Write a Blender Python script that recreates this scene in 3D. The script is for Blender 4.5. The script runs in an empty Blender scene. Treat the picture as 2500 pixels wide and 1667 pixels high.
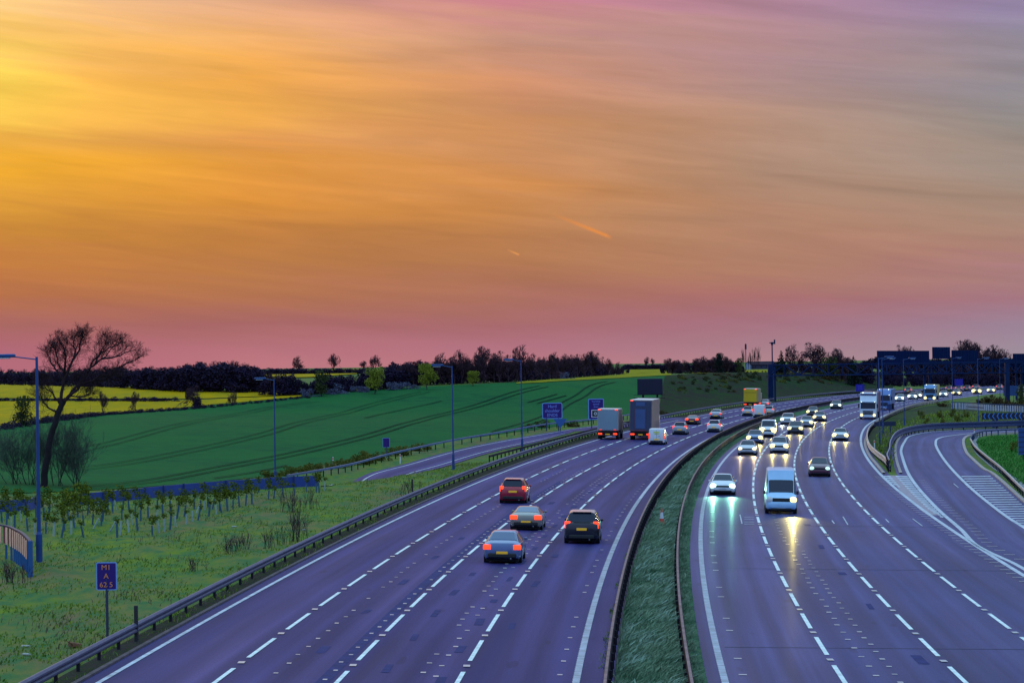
import bpy, bmesh, math, random
import numpy as np
from mathutils import Matrix, Vector
random.seed(7); RNG = np.random.default_rng(11)
SC = bpy.context.scene
COL = SC.collection
# ------------------------------------------------------------------ camera and road frame
# The motorway is a gently superelevated, gently climbing plane. (X, Z) are metres across / along
# that plane as seen from the bridge; W() turns them into world points.
F, HC, V0, RO = 6820.8, 10.334, 10.93, 0.01137
CR, SR = math.cos(RO), math.sin(RO)
PITCH = math.atan(54.5 / F); ROLL = 0.0145
up0 = np.array([0, -math.sin(PITCH), math.cos(PITCH)]); fw = np.array([0, math.cos(PITCH), math.sin(PITCH)])
r0 = np.array([1.0, 0, 0])
rt = math.cos(ROLL) * r0 - math.sin(ROLL) * up0
up = math.sin(ROLL) * r0 + math.cos(ROLL) * up0
CAM = np.array([0, 0, 10.334])

def plane(X, Z):
    X = np.asarray(X, float); Z = np.asarray(Z, float)
    yp = HC + V0 / F * Z
    x = CR * X - SR * yp; y = SR * X + CR * yp
    return CAM + x[..., None] * rt - y[..., None] * up + Z[..., None] * fw

def ss(a, b, x):
    t = np.clip((np.asarray(x, float) - a) / (b - a), 0, 1)
    return t * t * (3 - 2 * t)

PC = (37.1778, 18.075, 1.1897)
def PX(Z):
    t = (np.asarray(Z, float) - 300) / 300
    return PC[0] * t + PC[1] * t * t + PC[2] * t ** 3
def PD(Z):
    t = (np.asarray(Z, float) - 300) / 300
    return (PC[0] + 2 * PC[1] * t + 3 * PC[2] * t * t) / 300
LN = dict(LE=(8.17, 3.74, -.08, 85, 435), L1=(10.99, 2.81, -.16, 101, 370), L2=(14.24, 2.58, .32, 91, 371),
          L3=(17.32, 1.66, .14, 86, 376), LR=(20.04, -.08, -.53, 86, 370), ML=(21.36, .08, -.78, 86, 400),
          MR=(23.13, -.13, .04, 86, 361), RL=(24.43, .11, .15, 86, 295), R1=(27.5, -.49, .58, 87, 346),
          R2=(30.76, -.76, 1.24, 94, 420), R3=(33.96, -1.65, 1.11, 104, 420), RE=(37.38, -2.82, .66, 150, 379),
          LB=(6.23, 1.88, -1.13, 84, 500))
def lat(n, Z):
    o, k, q, a, b = LN[n]
    Zc = np.clip(Z, a - 30, b); t = (Zc - 300) / 300
    return o + k * t + q * t * t
def line(n, Z, off=0.0):
    """X of a road line at Z, moved 'off' metres to the right of it"""
    return PX(Z) + (lat(n, Z) + off) * np.sqrt(1 + PD(Z) ** 2)

# crest of the verge between main carriageway and the sunken slip road
CRX = [(-60, 120), (-31, 170), (-20.5, 186), (-13.2, 202.7), (-8.7, 219), (-4.8, 236.5), (-1.8, 257), (2.6, 287.6), (10.7, 352), (19, 400), (34, 470)]
CRX_Z = np.array([p[1] for p in CRX], float); CRX_X = np.array([p[0] for p in CRX], float)
def crest_d(X, Z):
    """metres to the left of the crest line (positive on the left)"""
    cx = np.interp(Z, CRX_Z, CRX_X)
    sl = np.interp(Z, CRX_Z, np.gradient(CRX_X, CRX_Z))
    return (cx - X) / np.sqrt(1 + sl * sl)

def dz(X, Z):
    """ground height over the road plane"""
    X = np.asarray(X, float); Z = np.asarray(Z, float)
    d = crest_d(X, Z)
    A = 2.0 * (1 - ss(270, 365, Z)) * ss(60, 130, Z)
    h = -A * ss(0.2, 4.5, d) * (1 - ss(14, 90, d))
    # cutting bank beyond the far bend
    db = line('LB', Z) - X
    h = h + 5.6 * ss(415, 520, Z) * ss(3, 42, db)
    # rough verge
    fade = ss(.5, 5, db) * (1 - ss(240, 330, Z)) * (1 - ss(-4, -.5, d))
    h = h + fade * (0.10 * np.sin(X * .9 + 1.3 * np.sin(Z * .21)) * np.sin(Z * .33 + .4 * X) + 0.05 * np.sin(X * 2.3 + Z * .9))
    # far land levels off
    pz = 0.0256 * -X + 0.00665 * Z
    over = pz + h - 7.2
    soft = np.where(over > -2, np.where(over < 2, (over + 2) ** 2 / 8, over), 0)
    return h - soft

def W(X, Z, h=0.0):
    p = plane(X, Z)
    p[..., 2] += dz(X, Z) + h
    return p
def Wv(X, Z, h=0.0): return Vector(W(X, Z, h).tolist())

_zs = 60 * 1.004 ** np.arange(0, 1100)
def G(px, py, z0=60, z1=4500):
    """where the sight line of a photo pixel meets the ground, as (X, Z)"""
    u = px - 1250; v = py - 833.5
    up_ = (CR * u + SR * v) / F; vp = (-SR * u + CR * v) / F
    f = lambda Z: HC + V0 / F * Z - vp * Z - dz(up_ * Z, Z)
    zs = _zs[(_zs >= z0) & (_zs <= z1)]
    s = f(zs)
    i = np.argmax(s < 0)
    if s[i] >= 0: Z = z1
    else:
        a, b = zs[max(i - 1, 0)], zs[i]
        for _ in range(30):
            m = .5 * (a + b)
            if f(m) < 0: b = m
            else: a = m
        Z = b
    return (float(up_ * Z), float(Z))
def XZ(px, Z, py=1000):
    u = px - 1250; v = py - 833.5
    return (float((CR * u + SR * v) / F * Z), float(Z))
def GP(pts, **k): return [G(x, y, **k) for x, y in pts]

def resample(pts, step=None, n=None):
    """smooth (Catmull-Rom) and resample a polyline of (X, Z)"""
    P = np.array(pts, float)
    P = np.vstack([2 * P[0] - P[1], P, 2 * P[-1] - P[-2]])
    out = []
    for i in range(1, len(P) - 2):
        for t in np.linspace(0, 1, 16, endpoint=False):
            a, b, c, d = P[i - 1], P[i], P[i + 1], P[i + 2]
            out.append(.5 * (2 * b + (c - a) * t + (2 * a - 5 * b + 4 * c - d) * t * t + (3 * b - a - 3 * c + d) * t ** 3))
    out.append(P[-2]); out = np.array(out)
    s = np.r_[0, np.cumsum(np.linalg.norm(np.diff(out, axis=0), axis=1))]
    if n is None: n = max(2, int(s[-1] / step) + 1)
    q = np.linspace(0, s[-1], n)
    return np.c_[np.interp(q, s, out[:, 0]), np.interp(q, s, out[:, 1])]
def smooth(P, k=3):
    P = np.array(P)
    for _ in range(k):
        P[1:-1] = .25 * P[:-2] + .5 * P[1:-1] + .25 * P[2:]
    return P
def normals2(P):
    t = np.gradient(P, axis=0); t /= np.linalg.norm(t, axis=1)[:, None]
    return np.c_[t[:, 1], -t[:, 0]]          # to the right of travel
def offs(P, d): return P + normals2(P) * d

# ------------------------------------------------------------------ materials
def lin(c):
    c = np.array(c, float) / 255
    return tuple(np.where(c <= .04045, c / 12.92, ((c + .055) / 1.055) ** 2.4))
_M = {}
def mat(name, col, rough=.6, metal=0, spec=.4, var=.0, scale=6., bump=0., emit=None, es=0., coat=0., col2=None, detail=4, stretch=None, alpha=None, trans=0.):
    if name in _M: return _M[name]
    m = bpy.data.materials.new(name); m.use_nodes = True
    nt = m.node_tree; b = nt.nodes['Principled BSDF']
    b.inputs['Base Color'].default_value = (*col, 1); b.inputs['Roughness'].default_value = rough
    b.inputs['Metallic'].default_value = metal; b.inputs['Specular IOR Level'].default_value = spec
    b.inputs['Coat Weight'].default_value = coat; b.inputs['Coat Roughness'].default_value = .08
    if trans: b.inputs['Transmission Weight'].default_value = trans
    if emit:
        b.inputs['Emission Color'].default_value = (*emit, 1); b.inputs['Emission Strength'].default_value = es
    if var or bump:
        tc = nt.nodes.new('ShaderNodeTexCoord'); n = nt.nodes.new('ShaderNodeTexNoise')
        n.inputs['Scale'].default_value = scale; n.inputs['Detail'].default_value = detail
        src = tc.outputs['Object']
        if stretch:
            mp = nt.nodes.new('ShaderNodeMapping'); mp.inputs['Scale'].default_value = stretch
            nt.links.new(src, mp.inputs['Vector']); src = mp.outputs['Vector']
        nt.links.new(src, n.inputs['Vector'])
        if var:
            r = nt.nodes.new('ShaderNodeValToRGB')
            c2 = col2 or tuple(x * (1 + var) for x in col); c1 = tuple(x * (1 - var) for x in col) if not col2 else col
            r.color_ramp.elements[0].color = (*c1, 1); r.color_ramp.elements[0].position = .3
            r.color_ramp.elements[1].color = (*c2, 1); r.color_ramp.elements[1].position = .7
            nt.links.new(n.outputs['Fac'], r.inputs['Fac']); nt.links.new(r.outputs['Color'], b.inputs['Base Color'])
        if bump:
            bp = nt.nodes.new('ShaderNodeBump'); bp.inputs['Strength'].default_value = bump; bp.inputs['Distance'].default_value = .05
            nt.links.new(n.outputs['Fac'], bp.inputs['Height']); nt.links.new(bp.outputs['Normal'], b.inputs['Normal'])
    _M[name] = m
    return m

def asphalt(name, base, light, dark, spec=.35, rough=.42, coat=0.):
    """tarmac with UV.x = metres across, UV.y = metres along: polished wheel tracks, patches, grain"""
    m = bpy.data.materials.new(name); m.use_nodes = True
    nt = m.node_tree; N = nt.nodes.new; L = nt.links.new; b = nt.nodes['Principled BSDF']
    uv = N('ShaderNodeUVMap'); uv.uv_map = 'UVMap'
    def noise(sc, sx, sy, det=4):
        mp = N('ShaderNodeMapping'); mp.inputs['Scale'].default_value = (sx, sy, 1); L(uv.outputs['UV'], mp.inputs['Vector'])
        n = N('ShaderNodeTexNoise'); n.inputs['Scale'].default_value = sc; n.inputs['Detail'].default_value = det
        L(mp.outputs['Vector'], n.inputs['Vector']); return n.outputs['Fac']
    def ramp(src, stops):
        r = N('ShaderNodeValToRGB'); e = r.color_ramp.elements
        e[0].position, e[0].color = stops[0][0], (*stops[0][1], 1); e[1].position, e[1].color = stops[-1][0], (*stops[-1][1], 1)
        for p, c in stops[1:-1]:
            k = e.new(p); k.color = (*c, 1)
        L(src, r.inputs['Fac']); return r.outputs['Color']
    def mix(a, b_, f, mode='MIX'):
        x = N('ShaderNodeMix'); x.data_type = 'RGBA'; x.blend_type = mode
        if isinstance(f, float): x.inputs[0].default_value = f
        else: L(f, x.inputs[0])
        L(a, x.inputs[6])
        if isinstance(b_, tuple): x.inputs[7].default_value = (*b_, 1)
        else: L(b_, x.inputs[7])
        return x.outputs[2]
    c = ramp(noise(1, .55, .006, 3), [(.28, dark), (.45, base), (.72, light)])      # long streaks along the lanes
    c = mix(c, ramp(noise(1, 1.6, .02, 4), [(.3, (.62, .64, .70)), (.7, (1.28, 1.22, 1.18))]), 1.0, 'MULTIPLY')
    c = mix(c, ramp(noise(1, .12, .05, 3), [(.35, (.82, .82, .85)), (.65, (1.12, 1.1, 1.1))]), 1.0, 'MULTIPLY')
    c = mix(c, ramp(noise(1, 14, 6, 2), [(.3, (.85, .85, .85)), (.7, (1.15, 1.15, 1.15))]), 1.0, 'MULTIPLY')
    # wheel paths: two darker, polished bands per lane, wandering a little
    sx = N('ShaderNodeSeparateXYZ'); L(uv.outputs['UV'], sx.inputs[0])
    m1 = N('ShaderNodeMath'); m1.operation = 'MULTIPLY'; L(sx.outputs[0], m1.inputs[0]); m1.inputs[1].default_value = 2 * math.pi / 1.84
    m2 = N('ShaderNodeMath'); m2.operation = 'MULTIPLY_ADD'; L(noise(1, .25, .004, 2), m2.inputs[0]); m2.inputs[1].default_value = 7.0; L(m1.outputs[0], m2.inputs[2])
    m3 = N('ShaderNodeMath'); m3.operation = 'SINE'; L(m2.outputs[0], m3.inputs[0])
    m4 = N('ShaderNodeMapRange'); L(m3.outputs[0], m4.inputs['Value']); m4.inputs['From Min'].default_value = -1
    c = mix(c, ramp(m4.outputs['Result'], [(0, (.74, .76, .84)), (1, (1.18, 1.14, 1.10))]), 1.0, 'MULTIPLY')
    # dark scuffs
    pt = noise(1, 1.3, .22, 1)
    c = mix(c, ramp(pt, [(.70, (1, 1, 1)), (.74, (.72, .72, .74))]), 1.0, 'MULTIPLY')
    L(c, b.inputs['Base Color'])
    rr = N('ShaderNodeMapRange'); L(noise(1, .7, .02, 3), rr.inputs['Value']); rr.inputs['To Min'].default_value = rough - .08; rr.inputs['To Max'].default_value = rough + .12
    L(rr.outputs['Result'], b.inputs['Roughness'])
    b.inputs['Specular IOR Level'].default_value = spec; b.inputs['Coat Weight'].default_value = coat; b.inputs['Coat Roughness'].default_value = .24
    bp = N('ShaderNodeBump'); bp.inputs['Strength'].default_value = .25; bp.inputs['Distance'].default_value = .01
    L(noise(1, 9, 5, 3), bp.inputs['Height']); L(bp.outputs['Normal'], b.inputs['Normal'])
    return m

def ground_mat(name, cols, scales=(.02, .12, 1.2), rough=.95, bump=.6, stretch=(1, .35, 1)):
    """vegetation-covered earth: three sizes of patches between four colours"""
    m = bpy.data.materials.new(name); m.use_nodes = True
    nt = m.node_tree; N = nt.nodes.new; L = nt.links.new; b = nt.nodes['Principled BSDF']
    tc = N('ShaderNodeTexCoord'); mp = N('ShaderNodeMapping'); mp.inputs['Scale'].default_value = stretch
    L(tc.outputs['Object'], mp.inputs['Vector'])
    prev = None
    for i, s in enumerate(scales):
        n = N('ShaderNodeTexNoise'); n.inputs['Scale'].default_value = s; n.inputs['Detail'].default_value = 6; n.inputs['Roughness'].default_value = .62
        L(mp.outputs['Vector'], n.inputs['Vector'])
        r = N('ShaderNodeValToRGB'); r.color_ramp.elements[0].position = .38; r.color_ramp.elements[1].position = .64
        L(n.outputs['Fac'], r.inputs['Fac'])
        x = N('ShaderNodeMix'); x.data_type = 'RGBA'; L(r.outputs['Color'], x.inputs[0])
        if prev is None: x.inputs[6].default_value = (*cols[0], 1)
        else: L(prev, x.inputs[6])
        x.inputs[7].default_value = (*cols[i + 1], 1)
        prev = x.outputs[2]
        if i < len(scales) - 1:
            # only part of each finer patch layer shows
            mm = N('ShaderNodeMath'); mm.operation = 'MULTIPLY'; mm.inputs[1].default_value = .8
            L(r.outputs['Color'], mm.inputs[0]); L(mm.outputs[0], x.inputs[0])
        last = n
    L(prev, b.inputs['Base Color']); b.inputs['Roughness'].default_value = rough; b.inputs['Specular IOR Level'].default_value = .02
    bp = N('ShaderNodeBump'); bp.inputs['Strength'].default_value = bump; bp.inputs['Distance'].default_value = .12
    L(last.outputs['Fac'], bp.inputs['Height']); L(bp.outputs['Normal'], b.inputs['Normal'])
    return m

# ------------------------------------------------------------------ object helpers
def tag(o, label=None, cat=None, group=None, kind=None):
    if label: o['label'] = label
    if cat: o['category'] = cat
    if group: o['group'] = group
    if kind: o['kind'] = kind
    return o
def empty(name, M=None):
    o = bpy.data.objects.new(name, None); o.empty_display_size = .3; COL.objects.link(o)
    if M is not None: o.matrix_world = M
    return o
def linkmesh(name, me, m, parent=None):
    o = bpy.data.objects.new(name, me); COL.objects.link(o)
    if m is not None and len(me.materials) == 0: me.materials.append(m)
    if parent is not None: o.parent = parent
    return o
def mesh_np(name, V, Fc, m, parent=None, uv=None, sm=False):
    """V (n,3), Fc list/array of faces"""
    me = bpy.data.meshes.new(name)
    if isinstance(Fc, np.ndarray):
        k = Fc.shape[1]; nf = len(Fc)
        me.vertices.add(len(V)); me.vertices.foreach_set('co', np.asarray(V, np.float32).ravel())
        me.loops.add(nf * k); me.loops.foreach_set('vertex_index', Fc.astype(np.int32).ravel())
        me.polygons.add(nf); me.polygons.foreach_set('loop_start', np.arange(0, nf * k, k, dtype=np.int32))
        me.polygons.foreach_set('loop_total', np.full(nf, k, np.int32))
        me.update(calc_edges=True); me.validate()
    else:
        me.from_pydata([tuple(map(float, v)) for v in V], [], Fc); me.update()
    if uv is not None:
        l = me.uv_layers.new(name='UVMap'); idx = np.zeros(len(me.loops), np.int32); me.loops.foreach_get('vertex_index', idx)
        l.data.foreach_set('uv', np.asarray(uv, np.float32)[idx].ravel())
    if sm: me.polygons.foreach_set('use_smooth', np.ones(len(me.polygons), bool))
    return linkmesh(name, me, m, parent)

class MB:
    """bmesh collector"""
    def __init__(s): s.b = bmesh.new()
    def box(s, c, d, bev=0., rot=None, seg=1):
        r = bmesh.ops.create_cube(s.b, size=1)
        vs = r['verts']
        for v in vs: v.co = Vector((v.co.x * d[0], v.co.y * d[1], v.co.z * d[2]))
        if bev:
            es = list({e for v in vs for e in v.link_edges})
            q = bmesh.ops.bevel(s.b, geom=es, offset=bev, segments=seg, affect='EDGES', profile=.5)
            vs = list({v for f in q['faces'] for v in f.verts} | {v for v in vs if v.is_valid})
        for v in vs:
            if rot: v.co = rot @ v.co
            v.co += Vector(c)
        return s
    def cyl(s, c, r, h, axis='Z', n=16, r2=None, rot=None):
        q = bmesh.ops.create_cone(s.b, cap_ends=True, segments=n, radius1=r, radius2=r if r2 is None else r2, depth=h)
        R = {'Z': Matrix.Identity(3), 'X': Matrix.Rotation(math.pi / 2, 3, 'Y'), 'Y': Matrix.Rotation(-math.pi / 2, 3, 'X')}[axis]
        for v in q['verts']:
            v.co = R @ v.co
            if rot: v.co = rot @ v.co
            v.co += Vector(c)
        return s
    def bar(s, a, b, r, n=6, r2=None):
        a = Vector(a); b = Vector(b); d = b - a
        q = bmesh.ops.create_cone(s.b, cap_ends=True, segments=n, radius1=r, radius2=r if r2 is None else r2, depth=d.length)
        R = d.to_track_quat('Z', 'Y').to_matrix()
        for v in q['verts']: v.co = R @ v.co + (a + b) / 2
        return s
    def beam(s, a, b, w, h):
        """rectangular beam from a to b, h measured upwards"""
        a = Vector(a); b = Vector(b); d = (b - a).normalized()
        sd = d.cross(Vector((0, 0, 1)));
        if sd.length < 1e-4: sd = Vector((1, 0, 0))
        sd.normalize(); u = sd.cross(d)
        vs = []
        for p in (a, b):
            for i, j in ((-1, -1), (1, -1), (1, 1), (-1, 1)): vs.append(s.b.verts.new(p + sd * (i * w / 2) + u * (j * h / 2)))
        for f in ((0, 1, 2, 3), (7, 6, 5, 4), (0, 4, 5, 1), (1, 5, 6, 2), (2, 6, 7, 3), (3, 7, 4, 0)): s.b.faces.new([vs[k] for k in f])
        return s
    def poly(s, pts):
        s.b.faces.new([s.b.verts.new(Vector(p)) for p in pts]); return s
    def slab(s, pts, n):
        """polygon thickened by vector n"""
        n = Vector(n); a = [s.b.verts.new(Vector(p)) for p in pts]; b = [s.b.verts.new(Vector(p) + n) for p in pts]
        k = len(pts); s.b.faces.new(b); s.b.faces.new(a[::-1])
        for i in range(k): s.b.faces.new((a[i], a[(i + 1) % k], b[(i + 1) % k], b[i]))
        return s
    def build(s, name, m, parent=None, sm=None):
        bmesh.ops.recalc_face_normals(s.b, faces=s.b.faces)
        me = bpy.data.meshes.new(name); s.b.to_mesh(me); s.b.free()
        if sm is not None:
            me.polygons.foreach_set('use_smooth', np.ones(len(me.polygons), bool))
            me.set_sharp_from_angle(angle=math.radians(sm))
        return linkmesh(name, me, m, parent)

def strip(name, A, B, m, h, nx=1, parent=None, kind='structure', uvx=None):
    """draped sheet between two equally long polylines of (X, Z)"""
    A = np.asarray(A, float); B = np.asarray(B, float); n = len(A)
    s = np.r_[0, np.cumsum(np.linalg.norm(np.diff((A + B) / 2, axis=0), axis=1))]
    P = np.stack([A + (B - A) * t for t in np.linspace(0, 1, nx + 1)], 1)
    w = np.linalg.norm(B - A, axis=1)
    UV = np.stack([np.stack([(w * t if uvx is None else uvx[0] + (uvx[1] - uvx[0]) * t + 0 * w), s], 1) for t in np.linspace(0, 1, nx + 1)], 1)
    V = W(P[..., 0], P[..., 1], h).reshape(-1, 3)
    i = np.arange(n - 1)[:, None] * (nx + 1) + np.arange(nx)[None]
    Fc = np.stack([i, i + 1, i + nx + 2, i + nx + 1], -1).reshape(-1, 4)
    o = mesh_np(name, V, Fc, m, parent, uv=UV.reshape(-1, 2))
    if kind: o['kind'] = kind
    return o

def basis_on_road(X, Z, heading):
    """matrix of a vehicle standing on the road plane, heading = direction in (X, Z)"""
    p = plane(X, Z); h = np.array(heading, float); h /= np.linalg.norm(h)
    f = plane(X + h[0], Z + h[1]) - p; f /= np.linalg.norm(f)
    a = plane(X + 1, Z) - p; b = plane(X, Z + 1) - p
    n = np.cross(a, b); n /= np.linalg.norm(n)
    r = np.cross(f, n)
    M = Matrix.Identity(4)
    for i in range(3):
        M[i][0] = r[i]; M[i][1] = f[i]; M[i][2] = n[i]; M[i][3] = p[i]
    return M
def upright(X, Z, ang=0., h=0.):
    """matrix standing vertical on the ground, local -Y faces the camera when ang = 0"""
    M = Matrix.Rotation(ang, 4, 'Z'); M.translation = Wv(X, Z, h); return M
def road_tangent(Z): return np.array([float(PD(Z)), 1.0])

# ================================================================== SETTING
GRASS = ground_mat('verge_grass', [(.110, .180, .018), (.200, .205, .026), (.165, .105, .070), (.050, .130, .048)], scales=(.05, .20, 1.3))
MEDG = ground_mat('reserve_grass', [(.05, .13, .065), (.06, .15, .09), (.11, .18, .08), (.03, .07, .045)], scales=(.12, .5, 2.2))
CROP = ground_mat('young_crop', [(.012, .088, .028), (.020, .118, .026), (.008, .066, .028), (.016, .104, .030)], scales=(.016, .07, .5), bump=.2, stretch=(1, 1, 1))
TRACK = ground_mat('crop_tracks', [(.006, .034, .018), (.008, .042, .02), (.006, .030, .016), (.008, .038, .02)], bump=.2)
RAPE = ground_mat('flowering_rape', [(.42, .25, .003), (.33, .22, .004), (.46, .28, .004), (.28, .21, .01)], scales=(.012, .06, .4), bump=.3)
RAPE2 = ground_mat('dull_rape', [(.28, .22, .008), (.22, .19, .01), (.32, .25, .01), (.16, .17, .015)], scales=(.012, .06, .4), bump=.3)  # duller yellow for the strips on ridge and bank
BANKG = ground_mat('bank_scrub_ground', [(.014, .045, .012), (.036, .026, .022), (.010, .052, .008), (.022, .018, .020)], scales=(.05, .16, .7))
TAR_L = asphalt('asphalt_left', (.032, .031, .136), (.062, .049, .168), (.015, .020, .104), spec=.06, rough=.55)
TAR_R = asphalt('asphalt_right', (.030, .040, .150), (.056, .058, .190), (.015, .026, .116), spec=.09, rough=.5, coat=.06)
TAR_E = asphalt('asphalt_margin', (.065, .043, .070), (.10, .065, .09), (.035, .028, .048), spec=.08, rough=.55)
PAINT = mat('road_paint', (.66, .74, .74), rough=.5, var=.22, scale=2.2, spec=.2, detail=8)
PAINT_W = mat('road_paint_worn', (.42, .45, .52), rough=.55, var=.35, scale=2.5, spec=.3)
STUD = mat('road_stud', (.44, .45, .48), rough=.3, var=.1, scale=9)
KERB = mat('kerb_concrete', (.34, .27, .26), rough=.8, var=.2, scale=3, bump=.2)
SOIL = ground_mat('roadside_soil', [(.040, .028, .034), (.055, .040, .045), (.03, .028, .026), (.03, .045, .02)], scales=(.1, .6, 3))

# ground sheet
us = np.unique(np.r_[np.arange(-14000, -1500, 400), np.arange(-1500, 1500, 11), np.arange(1500, 14001, 400)])
zs = 42 * 1.0105 ** np.arange(0, 530)
Zg, Ug = np.meshgrid(zs, us, indexing='ij')
Vg = W(Ug / F * Zg, Zg).reshape(-1, 3)
k = len(us); i = np.arange(len(zs) - 1)[:, None] * k + np.arange(k - 1)[None]
gnd = mesh_np('ground', Vg, np.stack([i, i + 1, i + k + 1, i + k], -1).reshape(-1, 4), GRASS, sm=True)
gnd['kind'] = 'structure'

def poly_xz(name, Z, off=0.): return np.c_[line(name, Z, off), Z]
ZR = np.r_[np.arange(62, 200, 4), np.arange(200, 500, 8), np.arange(500, 1101, 15)].astype(float)
left_in = poly_xz('LE', ZR, -.55); left_out = poly_xz('LR', ZR, 1.15)
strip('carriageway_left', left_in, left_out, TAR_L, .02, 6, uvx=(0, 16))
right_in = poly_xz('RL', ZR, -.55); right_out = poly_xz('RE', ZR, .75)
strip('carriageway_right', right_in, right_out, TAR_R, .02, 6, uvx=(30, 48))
# margins: brownish channels beside the barriers
strip('road_margin', poly_xz('LB', ZR, -.35), left_in, SOIL, .012, 2)
strip('road_margin', left_in - [.0, 0], poly_xz('LE', ZR, -.54), SOIL, .014, 1)
strip('road_margin', left_out, poly_xz('ML', ZR, .1), TAR_E, .012, 2, uvx=(0, 1.2))
strip('reserve_ground', poly_xz('ML', ZR, .1), right_in, MEDG, .010, 3)

# slip roads on the right
SLpx = [(2385.6, 1332.6), (2346, 1293), (2303, 1256), (2271, 1224.5), (2239.6, 1189), (2217, 1155), (2204, 1119.7), (2200, 1099), (2207.8, 1080), (2222.7, 1064.5), (2271, 1055), (2330, 1051), (2400, 1048.8), (2488, 1046.5), (2580, 1044.5)]
SL = GP(SLpx)
Zn = np.arange(64, SL[0][1] - 6, 8)
SLfull = resample(list(zip(line('RE', Zn, .5), Zn)) + SL, step=1.5)
SKpx = [(2500, 1225), (2428.5, 1161), (2402, 1146), (2378, 1125), (2359, 1104.8), (2352, 1080), (2357, 1069), (2372, 1063), (2410, 1060), (2488, 1056.5), (2580, 1055)]
SK = GP(SKpx)
d0 = np.array(SK[0]) - np.array(SK[1]); d0 /= np.linalg.norm(d0)
SKfull = resample([tuple(np.array(SK[0]) + d0 * t) for t in (110, 75, 45, 20)] + SK, step=1.5)
SRpx = [(2499.6, 1288), (2458.5, 1262), (2413.6, 1228), (2367, 1189), (2327.5, 1149.7), (2303, 1119.7), (2288, 1095), (2284.5, 1082), (2290, 1071), (2322, 1063.6), (2396.7, 1056), (2488, 1051), (2580, 1048.5)]
SR_ = GP(SRpx)
d1 = np.array(SR_[0]) - np.array(SR_[1]); d1 /= np.linalg.norm(d1)
SRfull = resample([tuple(np.array(SR_[0]) + d1 * t) for t in (100, 60, 25)] + SR_, step=1.5)
n = 240
strip('slip_road_right', resample(offs(SLfull, -1.0), n=n), resample(SKfull, n=n), TAR_R, .026, 5, uvx=(60, 70))
# far end of the loop road leaving the picture to the right is its own sheet
# painted gore between the through lanes and the loop
gz_end = G(2196, 1161)[1]
Zq = np.arange(70, gz_end, 4.)
SLz = np.interp(Zq, SLfull[:, 1][:int(np.argmax(SLfull[:, 1]))], SLfull[:, 0][:int(np.argmax(SLfull[:, 1]))])
strip('gore_tarmac', np.c_[line('RE', Zq, .7), Zq], np.c_[np.maximum(SLz - .9, line('RE', Zq, .75)), Zq], TAR_R, .023, 2, uvx=(80, 83))

# left slip road, sunk behind the verge
def slip_left(px):
    return GP(px)
SA = GP([(798, 1186.5), (894, 1163.6), (995, 1135), (1109, 1102), (1240, 1075), (1314, 1063), (1459, 1041), (1540, 1030.5), (1620, 1019)])
SA = resample(SA, step=3)
SA = smooth(SA, 6)
SBr = offs(SA, 4.2)
for _i in range(len(SA)):
    for _t in np.linspace(1, 0, 21):
        _q = SA[_i] + (SBr[_i] - SA[_i]) * _t
        if crest_d(_q[0], _q[1]) > 1.7 or SA[_i, 1] > 345: break
    SBr[_i] = _q
strip('slip_road_left', offs(SA, -.5), SBr, TAR_L, .06, 8, uvx=(90, 95))

# fields
def field(name, nearpx, farpx, m, h=.08, nx=24, n=70):
    A = resample(GP(nearpx), n=n); B = resample(GP(farpx), n=n)
    return strip(name, A, B, m, h, nx)
field('crop_field', [(-260, 1222), (0, 1207), (200, 1198), (400, 1186), (640, 1164), (780, 1137), (900, 1115), (1000, 1092), (1150, 1069), (1240, 1057), (1350, 1042), (1500, 1018), (1600, 1001)],
      [(-260, 1075), (0, 1048), (200, 1018), (400, 1001), (640, 974), (780, 962), (900, 954), (1000, 947), (1150, 939), (1240, 934.5), (1350, 930), (1500, 924), (1640, 916)], CROP, .05, 40, 120)
field('rapeseed_field', [(-260, 1070), (0, 1041), (110, 1025), (250, 1011), (450, 996), (600, 982), (737, 969)],
      [(-260, 985), (0, 981), (110, 980), (250, 978.5), (450, 978), (600, 972), (737, 966)], RAPE, .12, 12)
field('rapeseed_field', [(-260, 972), (0, 973), (110, 974), (250, 974), (450, 975), (600, 970), (742, 964)],
      [(-260, 938), (0, 939), (110, 940), (290, 946), (450, 955), (600, 955), (738, 955)], RAPE, .12, 12)
field('rapeseed_field', [(1262, 938), (1350, 933), (1500, 924.5), (1640, 916.5)], [(1262, 935.5), (1350, 927.5), (1500, 916.5), (1640, 906)], RAPE2, .15, 8)
field('rapeseed_field', [(1520, 914), (1560, 913), (1625, 907)], [(1535, 895.5), (1570, 895), (1625, 895.5)], RAPE2, .15, 6, 20)
field('rapeseed_field', [(600, 925), (690, 921), (745, 923), (840, 916), (870, 914)], [(620, 913), (690, 908), (745, 904), (840, 901), (880, 900.5)], RAPE, .3, 5, 20)
field('rapeseed_field', [(1690, 913), (1760, 911.5), (1840, 911), (1960, 909), (2060, 910)], [(1690, 908), (1760, 905), (1840, 904), (1960, 901), (2060, 902)], RAPE2, .15, 4, 30)
field('embankment', [(1602, 1015.5), (1700, 1003), (1765, 992), (1850, 978), (1945, 970), (2040, 963), (2180, 957)], [(1626, 919.5), (1700, 914), (1765, 911.5), (1850, 911), (1945, 910), (2040, 909), (2180, 909)], BANKG, .25, 18, 60)

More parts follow.
